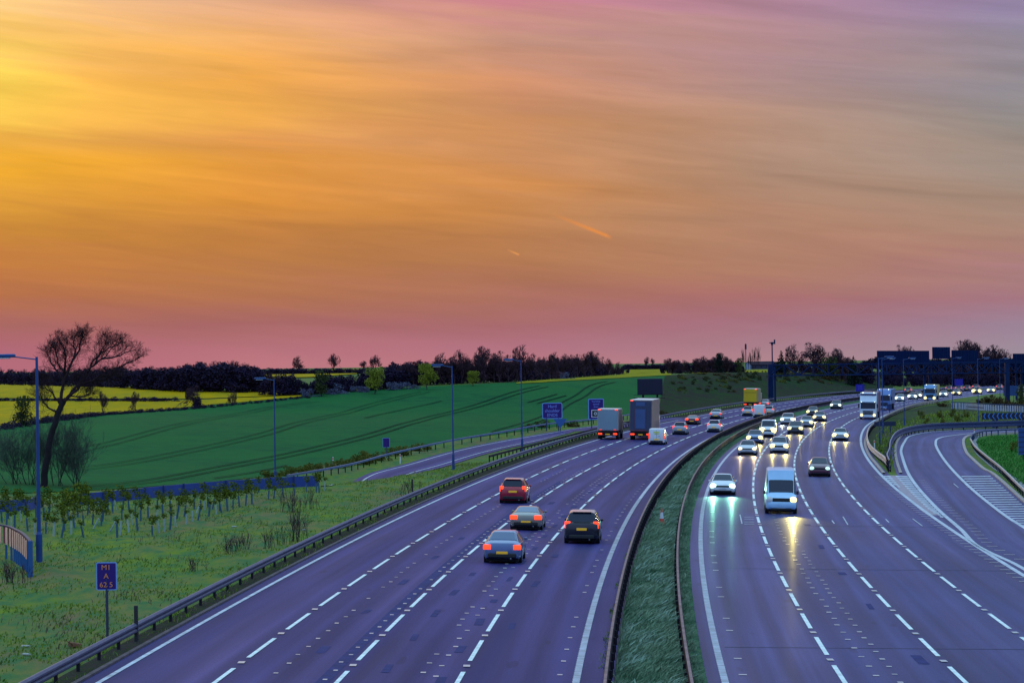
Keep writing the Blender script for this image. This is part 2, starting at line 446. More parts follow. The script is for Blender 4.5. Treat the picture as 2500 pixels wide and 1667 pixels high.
strip('nose_ground', resample(GP([(2172, 1151), (2123, 1092), (2123, 1062), (2137, 1044), (2210, 1004), (2300, 986), (2450, 980)]), n=60), resample(GP([(2174, 1151), (2177, 1100), (2192, 1078), (2216, 1066), (2300, 1053.5), (2400, 1049.5), (2580, 1046)]), n=60),
      ground_mat('nose_rough_ground', [(.040, .075, .018), (.065, .055, .042), (.055, .10, .014), (.040, .038, .036)], scales=(.06, .25, 1.2)), .004, 8)
# sprayer tracks through the crop
def track(px, gap=1.55, w=.2):
    P = smooth(resample(GP(px), step=5), 4)
    for d in (-gap / 2, gap / 2):
        strip('field_track', offs(P, d - w / 2), offs(P, d + w / 2), TRACK, .16)
track([(150, 1108), (264, 1086), (392, 1050.5), (476, 1031), (640, 999), (668, 995), (770, 981)], w=.18)
track([(177, 1148.6), (286, 1136), (408.5, 1113), (517.5, 1091), (640, 1063), (681.7, 1050.5), (790.7, 1020.6), (872, 999), (967.7, 974), (1040, 958)])
track([(163, 1193.5), (300, 1188), (408.5, 1170), (544.7, 1143), (600, 1131), (668, 1120), (790.7, 1092), (913, 1062), (995, 1036), (1090, 1011), (1172, 990), (1240, 966), (1268, 958), (1330, 944)], w=.28)
track([(1215, 1056), (1273.5, 1039.7), (1322.5, 1023), (1374, 990), (1418, 969), (1445, 947), (1494, 933)], w=.28)
track([(520, 1170), (600, 1160), (640, 1151), (700, 1138)], gap=.1, w=.2)
track([(890, 1022), (960, 1005), (1040, 990), (1080, 980)], gap=.1, w=.18)
track([(1300, 985), (1345, 973), (1372, 965)], gap=1.6, w=.35)

# ------------------------------------------------------------------ road paint
HP = .036
class Sheet:
    def __init__(s): s.V = []; s.F = []
    def quad(s, A, h=HP):
        k = len(s.V)
        for x, z in A: s.V.append(tuple(W(x, z, h)))
        s.F.append((k, k + 1, k + 2, k + 3))
    def along(s, P, w, h=HP):
        a = offs(P, -w / 2); b = offs(P, w / 2)
        for i in range(len(P) - 1): s.quad((a[i], b[i], b[i + 1], a[i + 1]), h)
    def build(s, name, m):
        o = mesh_np(name, s.V, s.F, m); o['kind'] = 'structure'; return o
def dashed(sh, st, name, z0, per, mark, w=.15, zmax=950, studs=True):
    z = z0
    while z > 60: z -= per
    sw = .11
    while z < zmax:
        m = mark
        P = np.array([(float(line(name, q)), q) for q in np.linspace(z, z + m * .985, 4)])
        sh.along(P, w * (1 if z < 300 else 1.15))
        if studs and z < 420:
            q = z + m + (per - m) * .5
            x = float(line(name, q)); st.quad(((x - sw, q - .28), (x + sw, q - .28), (x + sw, q + .28), (x - sw, q + .28)), HP + .01)
        z += per
sh = Sheet(); st = Sheet()
dashed(sh, st, 'L1', 100.8, 9.16, 6.2); dashed(sh, st, 'L2', 91.2, 9.33, 6.4); dashed(sh, st, 'L3', 91.4, 9.5, 6.5)
dashed(sh, st, 'R1', 94.4, 8.9, 5.9, .16); dashed(sh, st, 'R2', 94.4, 8.92, 5.9, .16); dashed(sh, st, 'R3', 104, 8.86, 6.0, .16)
sh.build('lane_markings', PAINT)
eg = Sheet()
Ze = np.r_[np.arange(62, 400, 6), np.arange(400, 900, 14)].astype(float)
eg.along(np.c_[line('LE', Ze), Ze], .17)
eg.along(np.c_[line('RE', Ze[Ze > 120]), Ze[Ze > 120]], .26)
eg.along(np.c_[line('RE', Ze[Ze <= 130], .25), Ze[Ze <= 130]], .55, HP + .003)
eg.along(SLfull[SLfull[:, 1] > 130], .27); eg.along(SRfull, .27)
eg.along(offs(SA, .25), .16, .08); _r = offs(SA, 3.3); eg.along(_r[(crest_d(_r[:, 0], _r[:, 1]) > 1.9) & (_r[:, 1] < 350)], .15, .08)
eg.build('edge_lines', PAINT_W)
# ribbed edge lines beside the reserve
rb = Sheet()
for nm in ('LR', 'RL'):
    rb.along(np.c_[line(nm, Ze), Ze], .22)
    for z in np.arange(70, 190, .55):
        a, b = float(line(nm, z, -.12)), float(line(nm, z, .12)); rb.quad(((a, z), (b, z), (b, z + .2), (a, z + .2)), HP + .008)
rb.build('ribbed_edge_lines', mat('ribbed_paint', (.40, .42, .50), rough=.5, var=.3, scale=2))
# old stud scars and studs in the lanes
for (na, nb, fr, z0, per, w) in (('L1', 'L2', .42, 70, 2.6, .075), ('L1', 'L2', .88, 72, 2.3, .07), ('L2', 'L3', .66, 71, 2.45, .085), ('L2', 'L3', .78, 70.4, 2.9, .085),
                                 ('R1', 'R2', .30, 70, 2.7, .1), ('R1', 'R2', .47, 71, 2.25, .09), ('LR', 'LR', 0, 70, 3.6, .08)):
    z = z0
    while z < 235:
        if random.random() < (.97 if na[0] == 'R' else .8):
            if na == nb: x = float(line('LR', z, -.55))
            else: x = float(line(na, z)) * (1 - fr) + float(line(nb, z)) * fr + random.uniform(-.05, .05)
            q = .13 * random.uniform(.6, 1.3)
            st.quad(((x - w, z - q), (x + w, z - q), (x + w, z + q), (x - w, z + q)), HP)
        z += per * random.uniform(.92, 1.08)
z = 70
while z < 240:
    x = float(line('RL', z, .62)); st.quad(((x - .13, z - .1), (x + .13, z - .1), (x + .13, z + .12), (x - .13, z + .12)), HP); z += random.choice((4.6, 9.2))
# short ticks (rumble ribs) along both sides of the merging nose
for z in np.arange(86, gz_end, 2.2):
    x = float(line('RE', z, -.42)); st.quad(((x - .24, z - .09), (x + .24, z - .09), (x + .24, z + .09), (x - .24, z + .09)), HP)
for p in SLfull[(SLfull[:, 1] > 120) & (SLfull[:, 1] < 225)][::2]:
    x, z = p[0] + .75, p[1]; st.quad(((x - .28, z - .09), (x + .28, z - .09), (x + .28, z + .09), (x - .28, z + .09)), HP + .004)
st.build('road_studs', STUD)
# hatching bars on the nose and on the outer side of the loop
pa_ = Sheet()
_zp = np.arange(64, 215, 3.); pa_.along(np.c_[line('L2', _zp, -.45), _zp], .42, .027)
for (nm, of, z0, z1, per) in (('L2', 1.15, 78, 190, 9.3), ('L3', -.55, 74, 210, 9.5), ('L3', .75, 83, 150, 18.6), ('R2', -.75, 92, 170, 17.8), ('L1', 2.1, 80, 160, 14.)):
    z = z0
    while z < z1:
        ln = random.uniform(1.3, 2.8); ww = random.uniform(.10, .19); x = float(line(nm, z, of + random.uniform(-.06, .06))); x2 = float(line(nm, z + ln, of))
        pa_.quad(((x - ww, z), (x + ww, z), (x2 + ww, z + ln), (x2 - ww, z + ln)), .029); z += per * random.uniform(.9, 1.1)
pa_.build('road_patches', mat('patched_asphalt', (.028, .033, .124), rough=.7, spec=.05, var=.25, scale=1.5))
jt = Sheet()
for z in (96.5, 131, 163, 212, 268):                     # transverse laying joints on the right-hand lanes
    a, b = float(line('RL', z, .3)), float(line('RE', z, -.3)); jt.quad(((a, z), (b, z + .5), (b, z + .62), (a, z + .12)), .028)
jt.build('road_joints', mat('joint_sealant', (.016, .02, .07), rough=.7))
hb = Sheet()
N0 = resample(GP([(2178, 1161), (2206, 1192), (2236, 1222), (2262, 1245), (2281, 1258)]), n=40)
for y in np.linspace(1163.5, 1262, 21):
    for side in (0, 1):
        xl = np.interp(y, [1142, 1162.8, 1179.6, 1203.9, 1248.8, 1293], [2123.6, 2147, 2168, 2222, 2271, 2317]) + 5
        xr = np.interp(y, [1119.7, 1155, 1189, 1224.5, 1256, 1293], [2204, 2217, 2239.6, 2271, 2303, 2346]) - 4
        xm = np.interp(y, [1161, 1192, 1222, 1245, 1258], [2180, 2208, 2237, 2263, 2281])
        a, b = (xl + 1, xm - 6) if side == 0 else (xm + 6, xr - 1)
        if y > 1255: a, b = (xl + 6, xr - 2) if side == 0 else (0, 0)
        if b - a < 3: continue
        q = GP([(a, y + 1.6), (b, y + 2.2), (b - 2.5, y - .9), (a - 2.5, y - 1.5)]); hb.quad(q, HP + .006)
for i, y in enumerate(np.linspace(1163.8, 1420, 46)):
    xl = np.interp(y, [1149.7, 1189, 1228, 1262, 1288, 1420], [2327.5, 2367, 2413.6, 2458.5, 2499.6, 2700]) + 7
    xr = np.interp(y, [1161, 1225, 1300, 1420], [2416, 2487, 2570, 2700 + 60])
    q = GP([(xl, y + 1.0), (xr, y + .3), (xr - 1, y - 1.4), (xl - 2, y - .9)]); hb.quad(q, HP + .006)
hb.build('hatched_markings', PAINT_W)
strip('nose_strip', offs(N0, -.42), offs(N0, .42), mat('nose_concrete', (.30, .24, .29), rough=.8, var=.2, scale=2), .031)
# small survey marks across the lanes
sv = Sheet()
for px, py, dx, dy in ((2064, 1272, 12, 20), (2034, 1275, 6, 8), (2240, 1276, 24, 18), (2166, 1272, 8, 8), (1809, 1268, 5, 22), (2334, 1186, 12, 10), (2362, 1190, 8, 2)):
    a, b = G(px - dx / 2, py - dy / 2), G(px + dx / 2, py + dy / 2); P = np.array([a, b]); sv.along(P, .07, HP + .004)
for y in (1263, 1268, 1275, 1280):
    P = np.array([G(1817, y), G(1841, y)]); sv.along(P, .25, HP + .002)
sv.build('survey_marks', PAINT_W)

# kerbs on the right
def kerb(name, P, w=.30, hh=.13, m=KERB):
    P = np.asarray(P); a = offs(P, -w / 2); b = offs(P, w / 2)
    V = np.concatenate([W(a[:, 0], a[:, 1], .0), W(a[:, 0], a[:, 1], hh), W(b[:, 0], b[:, 1], hh), W(b[:, 0], b[:, 1], 0)])
    n = len(P); Fc = []
    for i in range(n - 1):
        for k in range(3): Fc.append((k * n + i, k * n + i + 1, (k + 1) * n + i + 1, (k + 1) * n + i))
    o = mesh_np(name, V, Fc, m); o['kind'] = 'structure'; return o
kerb('kerb', SKfull[SKfull[:, 1] > 60])
GK = resample(GP([(2158, 1157), (2140, 1135), (2122, 1112), (2112, 1085), (2116, 1067), (2126, 1050)]), step=1.5); kerb('kerb', GK, .25)
GK2 = resample(GP([(2199, 1157), (2190, 1130), (2186, 1105), (2188, 1085), (2198, 1068), (2218, 1057), (2275, 1049), (2400, 1043), (2560, 1039)]), step=1.5); kerb('kerb', GK2, .25)
kerb('kerb', np.c_[line('LE', Ze, -.62), Ze], .16, .09, mat('dirty_kerb', (.085, .06, .07), rough=.9, var=.3, scale=2))
strip('drainage_channel', offs(SKfull, .9), offs(SKfull, 1.5), mat('channel_concrete', (.16, .17, .19), rough=.85, var=.3, scale=2), .02)

# ================================================================== BARRIERS
STEEL = mat('galvanised_steel', (.062, .066, .13), rough=.5, metal=.35, var=.2, scale=1.5)
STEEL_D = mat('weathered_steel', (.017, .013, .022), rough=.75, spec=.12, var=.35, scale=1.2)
RUST = mat('rusty_steel', (.22, .12, .12), rough=.7, metal=.2, var=.35, scale=1.5)
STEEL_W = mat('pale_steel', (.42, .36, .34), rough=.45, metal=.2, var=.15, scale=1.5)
STEEL_B = mat('blue_grey_steel', (.009, .026, .095), rough=.6, metal=.1, var=.15, scale=2)
DARKB = mat('dark_blue_steel', (.006, .016, .07), rough=.55, metal=.2, var=.2, scale=1)
WB = [(0, .30), (.07, .36), (.07, .42), (0, .47), (.07, .53), (.07, .59), (0, .65), (-.05, .65), (-.012, .60), (-.012, .52), (-.06, .47), (-.012, .42), (-.012, .35), (-.05, .30)]
BOXP = [(.06, .52), (.06, .68), (-.06, .68), (-.06, .52)]
HIGH = [(0, .28), (.07, .36), (.07, .44), (0, .50), (0, .68), (.07, .76), (.07, .88), (0, .96), (-.06, .96), (-.06, .28)]
def guardrail(name, P, label, prof, mr, mp, face=1, spacing=3.2, ph=.62, pw=.10, cap=None, hscale=1.0, lift=0., group=None):
    """P: dense (X, Z) polyline. face=+1: profile bulges to the right of travel"""
    P = np.asarray(P); root = empty(name); tag(root, label, 'crash barrier', group)
    nn = normals2(P); rows = []
    for a, h in prof: rows.append(W(P[:, 0] + nn[:, 0] * a * face, P[:, 1] + nn[:, 1] * a * face, h * hscale + lift))
    V = np.concatenate(rows); n = len(P); Fc = []; m = len(prof)
    for k in range(m):
        k2 = (k + 1) % m
        for i in range(n - 1): Fc.append((k * n + i, k * n + i + 1, k2 * n + i + 1, k2 * n + i))
    Fc.append([k * n for k in range(m)]); Fc.append([k * n + n - 1 for k in range(m)][::-1])
    rail = mesh_np('rail', V, Fc, mr, root)
    if cap:                                        # rusty top edge of the rail
        top = max(h for a, h in prof) * hscale
        V = np.concatenate([W(P[:, 0] + nn[:, 0] * a, P[:, 1] + nn[:, 1] * a, h + lift) for a, h in ((-.045, top + .003), (.045, top + .003), (.045, top + .02), (-.045, top + .02))])
        Fc = [(k * n + i, k * n + i + 1, ((k + 1) % 4) * n + i + 1, ((k + 1) % 4) * n + i) for k in range(4) for i in range(n - 1)]
        mesh_np('top_edge', V, Fc, cap, root)
    Q = resample(P, step=spacing) if False else None
    s = np.r_[0, np.cumsum(np.linalg.norm(np.diff(P, axis=0), axis=1))]; q = np.arange(.6, s[-1], spacing)
    qx = np.interp(q, s, P[:, 0]); qz = np.interp(q, s, P[:, 1]); tx = np.interp(q, s, nn[:, 0]); tz = np.interp(q, s, nn[:, 1])
    order = np.argsort(qz); proto = None; rest = MB(); nrest = 0
    for c, j in enumerate(order):
        x = qx[j] - tx[j] * .09 * face; z = qz[j] - tz[j] * .09 * face; w = Wv(x, z)
        an = math.atan2(tz[j], tx[j])
        if c < 95:
            if proto is None:
                proto = MB().box((0, 0, (ph * hscale + lift) / 2 - .05), (pw, .12, ph * hscale + lift + .1), .008).build('post', mp, root); o = proto
            else:
                o = proto.copy(); COL.objects.link(o); o.parent = root
            o.location = w; o.rotation_euler = (0, 0, an)
        else: rest.box(w + Vector((0, 0, (ph * hscale + lift) / 2)), (pw, .1, ph * hscale + lift)); nrest += 1
    if nrest: rest.build('post', mp, root)['kind'] = 'stuff'
    else: rest.b.free()
    return root
ZB = np.r_[np.arange(74, 300, 3), np.arange(300, 700, 6)].astype(float)
guardrail('crash_barrier', poly_xz('LB', ZB), 'long steel crash barrier along the left verge beside the mile marker sign', WB, STEEL, STEEL_D, 1)
ZM = np.r_[np.arange(70, 300, 3), np.arange(300, 720, 6)].astype(float)
guardrail('crash_barrier', poly_xz('ML', ZM, -.1), 'dark rusty-topped crash barrier on the left edge of the grass central reserve', HIGH, STEEL_D, STEEL_D, -1, 2.4, .7, .12, RUST, .74)
ZM2 = np.arange(70, 400, 3).astype(float)
guardrail('crash_barrier', poly_xz('MR', ZM2, .05), 'dark rusty-topped crash barrier on the right edge of the grass central reserve', HIGH, STEEL_D, STEEL_D, 1, 2.4, .7, .12, RUST, .68)
# barrier left of the slip road
SG = resample(GP([(700, 1180), (780, 1166), (862, 1149), (940, 1126), (1040, 1103), (1109, 1088), (1240, 1066), (1314, 1051), (1400, 1041), (1500, 1029), (1610, 1013)]), step=3)
guardrail('crash_barrier', smooth(SG, 5), 'pale blue-grey crash barrier between the slip road and the green field', BOXP, mat('bluish_rail', (.075, .125, .28), rough=.45, metal=.2, var=.12, scale=1), STEEL_D, 1, 3.2, .6, .09, None, 1.15)
VB = resample(GP([(1195, 1132), (1240, 1119), (1310, 1100), (1400, 1075), (1452, 1061), (1500, 1049), (1560, 1037)]), step=3)
guardrail('crash_barrier', smooth(VB, 4), 'dark crash barrier on the verge crest between slip road and lorries', BOXP, STEEL_D, STEEL_D, 1, 2.6, .6, .1, None, 1.1)
# nose barriers and loop barriers on the right
NL = resample(GP([(2172, 1152), (2160, 1135), (2141, 1120), (2123, 1101), (2117, 1079), (2121, 1060), (2134, 1044), (2172, 1020), (2210, 1003), (2247, 992), (2290, 985)]), step=1.5)
guardrail('crash_barrier', smooth(NL, 3), 'pale crash barrier along the left side of the grass nose', HIGH, STEEL_W, STEEL_D, -1, 2.6, .7, .1, None, .8)
NR = resample(GP([(2172, 1153), (2166, 1137), (2172, 1121), (2175, 1099), (2188, 1077), (2211, 1065), (2248, 1057), (2303, 1052), (2397, 1048.5), (2500, 1045), (2580, 1043)]), step=1.5)
guardrail('crash_barrier', smooth(NR, 2), 'tall dark blue crash barrier round the outside of the loop slip road', HIGH, STEEL_B, STEEL_D, 1, 3, .9, .1, mat('rail_rim', (.20, .17, .27), rough=.5), 1.1)
RG = resample(GP([(2640, 1330), (2560, 1265), (2500, 1216), (2445, 1160), (2406, 1127), (2380, 1103), (2369, 1084)]), step=2)
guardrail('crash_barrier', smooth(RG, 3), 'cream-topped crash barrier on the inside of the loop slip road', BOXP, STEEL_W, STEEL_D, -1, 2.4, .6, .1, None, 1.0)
RG2 = resample(GP([(2369, 1083), (2379, 1071), (2410, 1064), (2488, 1060), (2580, 1058)]), step=1.5)
guardrail('crash_barrier', smooth(RG2, 1), 'dark blue open rail curving along the far inside of the loop', BOXP, STEEL_B, STEEL_B, -1, 2.4, .6, .1)

# ================================================================== LAMP COLUMNS
LAMPM = mat('lamp_column_paint', (.012, .050, .20), rough=.45, metal=.2, var=.12, scale=2)
LAMPW = mat('lamp_lens', (.45, .50, .60), rough=.2, spec=.5)
def lamp(bx, bz, height, arm, label, r=.09, side=-1):
    root = empty('street_lamp', upright(bx, bz)); tag(root, label, 'street lamp', 'lighting columns beside the motorway')
    MB().cyl((0, 0, .6), r * 1.55, 1.4, n=12).cyl((0, 0, 1.36), r * 1.55, .16, n=12, r2=r).cyl((0, 0, height / 2 + .6), r, height - 1.2, n=12, r2=r * .62).build('column', LAMPM, root, 40)
    MB().bar((0, 0, height - .12), (side * arm, 0, height + .02), .03, 8).build('arm', LAMPM, root, 40)
    hd = MB(); hd.box((side * (arm + .45), 0, height + .07), (1.0, .30, .17), .06, seg=2); hd.build('lantern', LAMPM, root, 40)
    MB().box((side * (arm + .5), 0, height - .04), (.62, .22, .06), .02).build('lens', LAMPW, root)
    return root
def px_height(px_len, Z): return px_len * Z / F
for (bx, by, tx, ty, arm, side, label, zz) in (
    (96, 1372, 88, 871, 1.05, -1, 'nearest tall blue street lamp, beside the striped curved fence', None),
    (671, 1187, 668, 925, .75, -1, 'street lamp beside the blue panel wall in front of the green field', None),
    (1107, 1147, 1102, 893, .75, -1, 'street lamp on the verge where the slip road narrows', None),
    (1275, 1104, 1269, 879, .75, -1, 'street lamp standing just left of the Hard shoulder ENDS sign', None),
    (2148, 1083, 2146, 873, .75, 1, 'front street lamp of the pair on the grass nose', None),
    (2156, 1061, 2154, 876, .75, 1, 'rear street lamp of the pair on the grass nose', None),
    (2208, 1043, 2205, 876, .75, 1, 'street lamp on the grass nose beside the tall loop barrier', None),
    (2326, 1001, 2323, 874, .75, 1, 'street lamp at the left end of the pale railed fence', None),
    (2389, 1037, 2387, 875, .75, 1, 'street lamp just left of the chevron board', None),
    (2442, 990, 2440, 876, .75, 1, 'street lamp behind the right part of the pale railed fence', None)):
    X, Z = G(bx, by)
    lamp(X, Z, px_height(by - ty, Z), arm, label, .10 if bx < 200 else (.072 if bx < 1500 else .06), side)

# ================================================================== SIGNS
SIGN_B = mat('sign_blue', (.022, .002, .15), rough=.4, var=.06, scale=2)
SIGN_W = mat('sign_border_blue_white', (.16, .30, .72), rough=.4)
SIGN_T = mat('sign_lettering', (.20, .26, .78), rough=.4)
SIGN_O = mat('sign_lettering_amber', (.75, .24, .08), rough=.4)
SIGN_K = mat('sign_black', (.012, .012, .02), rough=.4); SIGN_WH = mat('sign_white', (.60, .58, .62), rough=.4)
POSTM = mat('sign_post_grey', (.04, .045, .09), rough=.5, metal=.3)
def rrect(w, h, r, n=5):
    p = []
    for cx, cy, a0 in ((w / 2 - r, h / 2 - r, 0), (-w / 2 + r, h / 2 - r, 90), (-w / 2 + r, -h / 2 + r, 180), (w / 2 - r, -h / 2 + r, 270)):
        for i in range(n):
            a = math.radians(a0 + 90 * i / (n - 1)); p.append((cx + r * math.cos(a), cy + r * math.sin(a)))
    return p
def panel(name, w, h, r, y, zc, t, m, parent, xc=0.):
    """rounded board in the XZ plane with its front face at local y"""
    return MB().slab([(x + xc, y + t, z + zc) for x, z in rrect(w, h, r)], (0, -t, 0)).build(name, m, parent)
def lettering(txt, size, x, y, z, m, parent, sx=1.0, name='lettering'):
    cu = bpy.data.curves.new(name, 'FONT'); cu.body = txt; cu.size = size; cu.align_x = 'CENTER'; cu.align_y = 'CENTER'; cu.extrude = .004; cu.offset = 0
    tmp = bpy.data.objects.new(name, cu); COL.objects.link(tmp); bpy.context.view_layer.update()
    me = bpy.data.meshes.new_from_object(tmp.evaluated_get(bpy.context.evaluated_depsgraph_get())); bpy.data.objects.remove(tmp); bpy.data.curves.remove(cu); me.name = name; me.materials.clear(); me.materials.append(m)
    o = bpy.data.objects.new(name, me); COL.objects.link(o); o.parent = parent
    o.location = (x, y, z); o.rotation_euler = (math.pi / 2, 0, 0); o.scale = (sx, 1, 1); return o
def marker_sign(px, top, bot, base, wpx, label, text):
    X, Z = G(px, base); s = Z / F; h = (bot - top) * s; w = wpx * s; zc = (base - (top + bot) / 2) * s
    root = empty('marker_sign', upright(X, Z)); tag(root, label, 'road sign', 'driver location signs')
    MB().cyl((0, .04, (base - bot) * s / 2 + .15), .05, (base - bot) * s + .5, n=10).build('post', POSTM, root, 40)
    panel('border', w, h, w * .07, 0, zc, .02, SIGN_W, root); panel('board', w * .91, h * .935, w * .06, -.006, zc, .02, SIGN_B, root)
    if text:
        for t, dzz, sz in (('M1', .31, .26), ('A', .0, .26), ('62 5', -.31, .26)): lettering(t, sz * h, -.01, -.03, zc + dzz * h, SIGN_O, root, 1.05)
        MB().cyl((.034 * w / .7, -.028, zc - .35 * h), .012, .008, 'Y', 8).build('dot', SIGN_O, root)
    return root
marker_sign(262, 1372, 1440, 1556, 50, 'purple-blue marker sign reading M1 A 62.5 behind the near barrier', True)
marker_sign(942.5, 1068.5, 1092, 1118, 17, 'small purple-blue marker sign on the far side of the slip road, by the bushes', False)

def big_sign(name, cx, top, bot, base, wpx, label, legs=(-.3, .3)):
    X, Z = G(cx, base); s = Z / F; h = (bot - top) * s; w = wpx * s; zc = (base - (top + bot) / 2) * s
    root = empty(name, upright(X, Z)); tag(root, label, 'road sign')
    for l in legs: MB().cyl((w * l, .06, (base - top - 4) * s / 2), .07, (base - top - 4) * s, n=10).build('leg', STEEL_B, root, 40)
    return root, w, h, zc, s
root, w, h, zc, s = big_sign('information_sign', 1349, 983, 1022, 1052, 49, 'blue road sign reading Hard shoulder ENDS beside the slip road')
panel('border', w, h, .16, 0, zc, .03, SIGN_W, root); panel('board', w * .93, h * .91, .13, -.008, zc, .03, SIGN_B, root)
for t, q, z_ in (('Hard', .23, .27), ('shoulder', .23, .0), ('ENDS', .23, -.28)): lettering(t, h * q * 1.15, 0, -.032, zc + z_ * h, SIGN_T, root)
root, w, h, zc, s = big_sign('information_sign', 1456, 973, 1024, 1046, 38, 'blue road sign reading Variable speed limit with a camera symbol, left of the white truck')
panel('border', w, h, .14, 0, zc, .03, SIGN_W, root); panel('board', w * .91, h * .93, .11, -.008, zc, .03, SIGN_B, root)
for t, z_ in (('Variable', .37), ('speed', .24), ('limit', .11)): lettering(t, h * .125, 0, -.032, zc + z_ * h, SIGN_T, root)
pl = panel('camera_plate', w * .62, h * .36, .05, -.034, zc - .21 * h, .02, SIGN_WH, root); panel('camera_symbol', w * .52, h * .29, .04, -.04, zc - .21 * h, .02, SIGN_K, pl)
MB().cyl((-.05 * w, -.062, zc - .21 * h), .10 * w, .01, 'Y', 16).build('lens_ring', SIGN_WH, pl); MB().cyl((-.05 * w, -.068, zc - .21 * h), .055 * w, .01, 'Y', 16).build('lens_centre', SIGN_K, pl)
# back of a triangular sign
X, Z = G(1368, 1053); s = Z / F
root = empty('triangular_sign', upright(X, Z)); tag(root, 'blue-grey inverted triangular sign seen from behind, beside Hard shoulder ENDS', 'road sign')
MB().slab([(-17 * s, 0, 31 * s), (17 * s, 0, 31 * s), (0, 0, 8 * s)], (0, -.03, 0)).build('plate', mat('sign_back_blue', (.03, .10, .32), rough=.5, metal=.2), root); MB().cyl((0, .06, 12 * s), .05, 24 * s, n=8).build('post', STEEL_B, root)
# blank variable message board above the lorries
X, Z = G(1588, 1012); s = Z / F
root = empty('message_board', upright(X, Z, math.radians(-6))); tag(root, 'large dark blank electronic message board on the bank above the lorries', 'message board')
z0 = (1012 - 963) * s; hh = 39 * s; ww = 62 * s
MB().box((0, 0, z0 + hh / 2), (ww, .5, hh), .05).build('cabinet', mat('matrix_board', (.005, .007, .03), rough=.4, var=.15, scale=1), root)
MB().box((0, -.256, z0 + hh / 2), (ww * .93, .02, hh * .88)).build('screen', mat('matrix_screen', (.004, .005, .028), rough=.3), root)
for l in (-.28, .28): MB().box((ww * l, .1, z0 / 2), (.3, .3, z0)).build('leg', STEEL_D, root)
MB().box((0, -.9, z0 - .5), (ww * 1.25, 1.6, .10)).box((0, -1.65, z0 - .02), (ww * 1.25, .06, .06)).build('platform', STEEL_D, root)
# right hand signs
def plain_sign(px, top, bot, base, wpx, label, m=SIGN_B, bars=True, legs=(-.25, .25), ang=0):
    X, Z = G(px, base); s = Z / F
    root = empty('direction_sign', upright(X, Z, ang)); tag(root, label, 'road sign')
    w = wpx * s; h = (bot - top) * s; zc = (base - (top + bot) / 2) * s
    for l in legs: MB().cyl((l * w, .06, (base - top) * s / 2), .07, (base - top) * s, n=8).build('leg', STEEL_B, root)
    panel('board', w, h, .05, 0, zc, .04, m, root)
    if bars: 
        b = MB(); [b.box((w * x, -.006, zc - h * .06), (w * .07, .01, h * .42)) for x in (-.2, 0, .2)]; b.box((0, -.006, zc + h * .26), (w * .5, .01, h * .06)); b.build('lane_symbol', mat('sign_pale_blue', (.05, .05, .42), rough=.4), root)
    return root
BB = mat('strong_blue_sign', (.012, .006, .30), rough=.4)  # plain saturated blue board colour, no emission
plain_sign(2100, 938, 955, 973, 21, 'small blue sign with lane bars on the far bank, left of the white-fronted lorry', BB)
plain_sign(2341, 925, 941, 955, 20, 'small plain blue sign beyond the far traffic, right of the far lorry', BB, False)
plain_sign(2102, 1029, 1039, 1062, 0.1, 'x', BB, False) if False else None
plain_sign(2161, 1029, 1040, 1056, 53, 'low dark board seen from behind on the grass nose', mat('sign_back_dark', (.006, .014, .05), rough=.5), False)
plain_sign(2172, 986, 999, 1010, 12, 'small dark blue marker board seen beside the second lorry', mat('sign_back_navy', (.01, .025, .12), rough=.5), False, (0,))
plain_sign(2467, 941, 966, 985, 34, 'square blue sign back standing over the brown bushes', mat('sign_back_blue2', (.012, .045, .17), rough=.5), False)
X, Z = G(2500, 1122); s = Z / F
root = empty('direction_sign', upright(X, Z)); tag(root, 'tall blue ribbed sign back cut off by the right picture edge', 'road sign')
MB().box((9 * s, 0, 45 * s), (44 * s, .08, 66 * s)).build('board', mat('sign_back_ribbed', (.012, .05, .22), rough=.5), root)
b = MB(); [b.box((9 * s, -.05, (20 + 12 * i) * s), (44 * s, .05, .05)) for i in range(5)]; b.build('rib', STEEL_B, root)
for l in (-.0, 20 * s): MB().cyl((l, .1, 7 * s), .08, 16 * s, n=8).build('leg', STEEL_B, root)
# chevron board on the loop
X0, Z0 = G(2430, 1044); s = Z0 / F
root = empty('chevron_board', upright(X0, Z0, math.radians(-3))); tag(root, 'long black board with blue left-pointing chevrons outside the loop slip road', 'chevron board')
W_ = 150 * s; xm = (2398 - 2430) * s + W_ / 2; zc = (1044 - 1015.5) * s; hh = 15.5 * s
MB().box((xm, 0, zc), (W_, .05, hh), .01).build('board', mat('chevron_black', (.006, .008, .03), rough=.5), root)
for i in range(14):
    cx = (2398 - 2430) * s + (3 + i * 10.8) * s; a = hh / 2 * .96; t = 2.6 * s; q = 4.4 * s
    MB().slab([(cx, -.03, zc), (cx + q, -.03, zc + a), (cx + q + t, -.03, zc + a), (cx + t, -.03, zc), (cx + q + t, -.03, zc - a), (cx + q, -.03, zc - a)], (0, -.01, 0)).build('chevron', mat('chevron_blue', (.04, .17, .55), rough=.4), root)
for l in (-4 * s, 4 * s, 60 * s, 68 * s): MB().box((l, .08, (zc) / 2), (.35, .12, zc)).build('leg', STEEL_B, root)

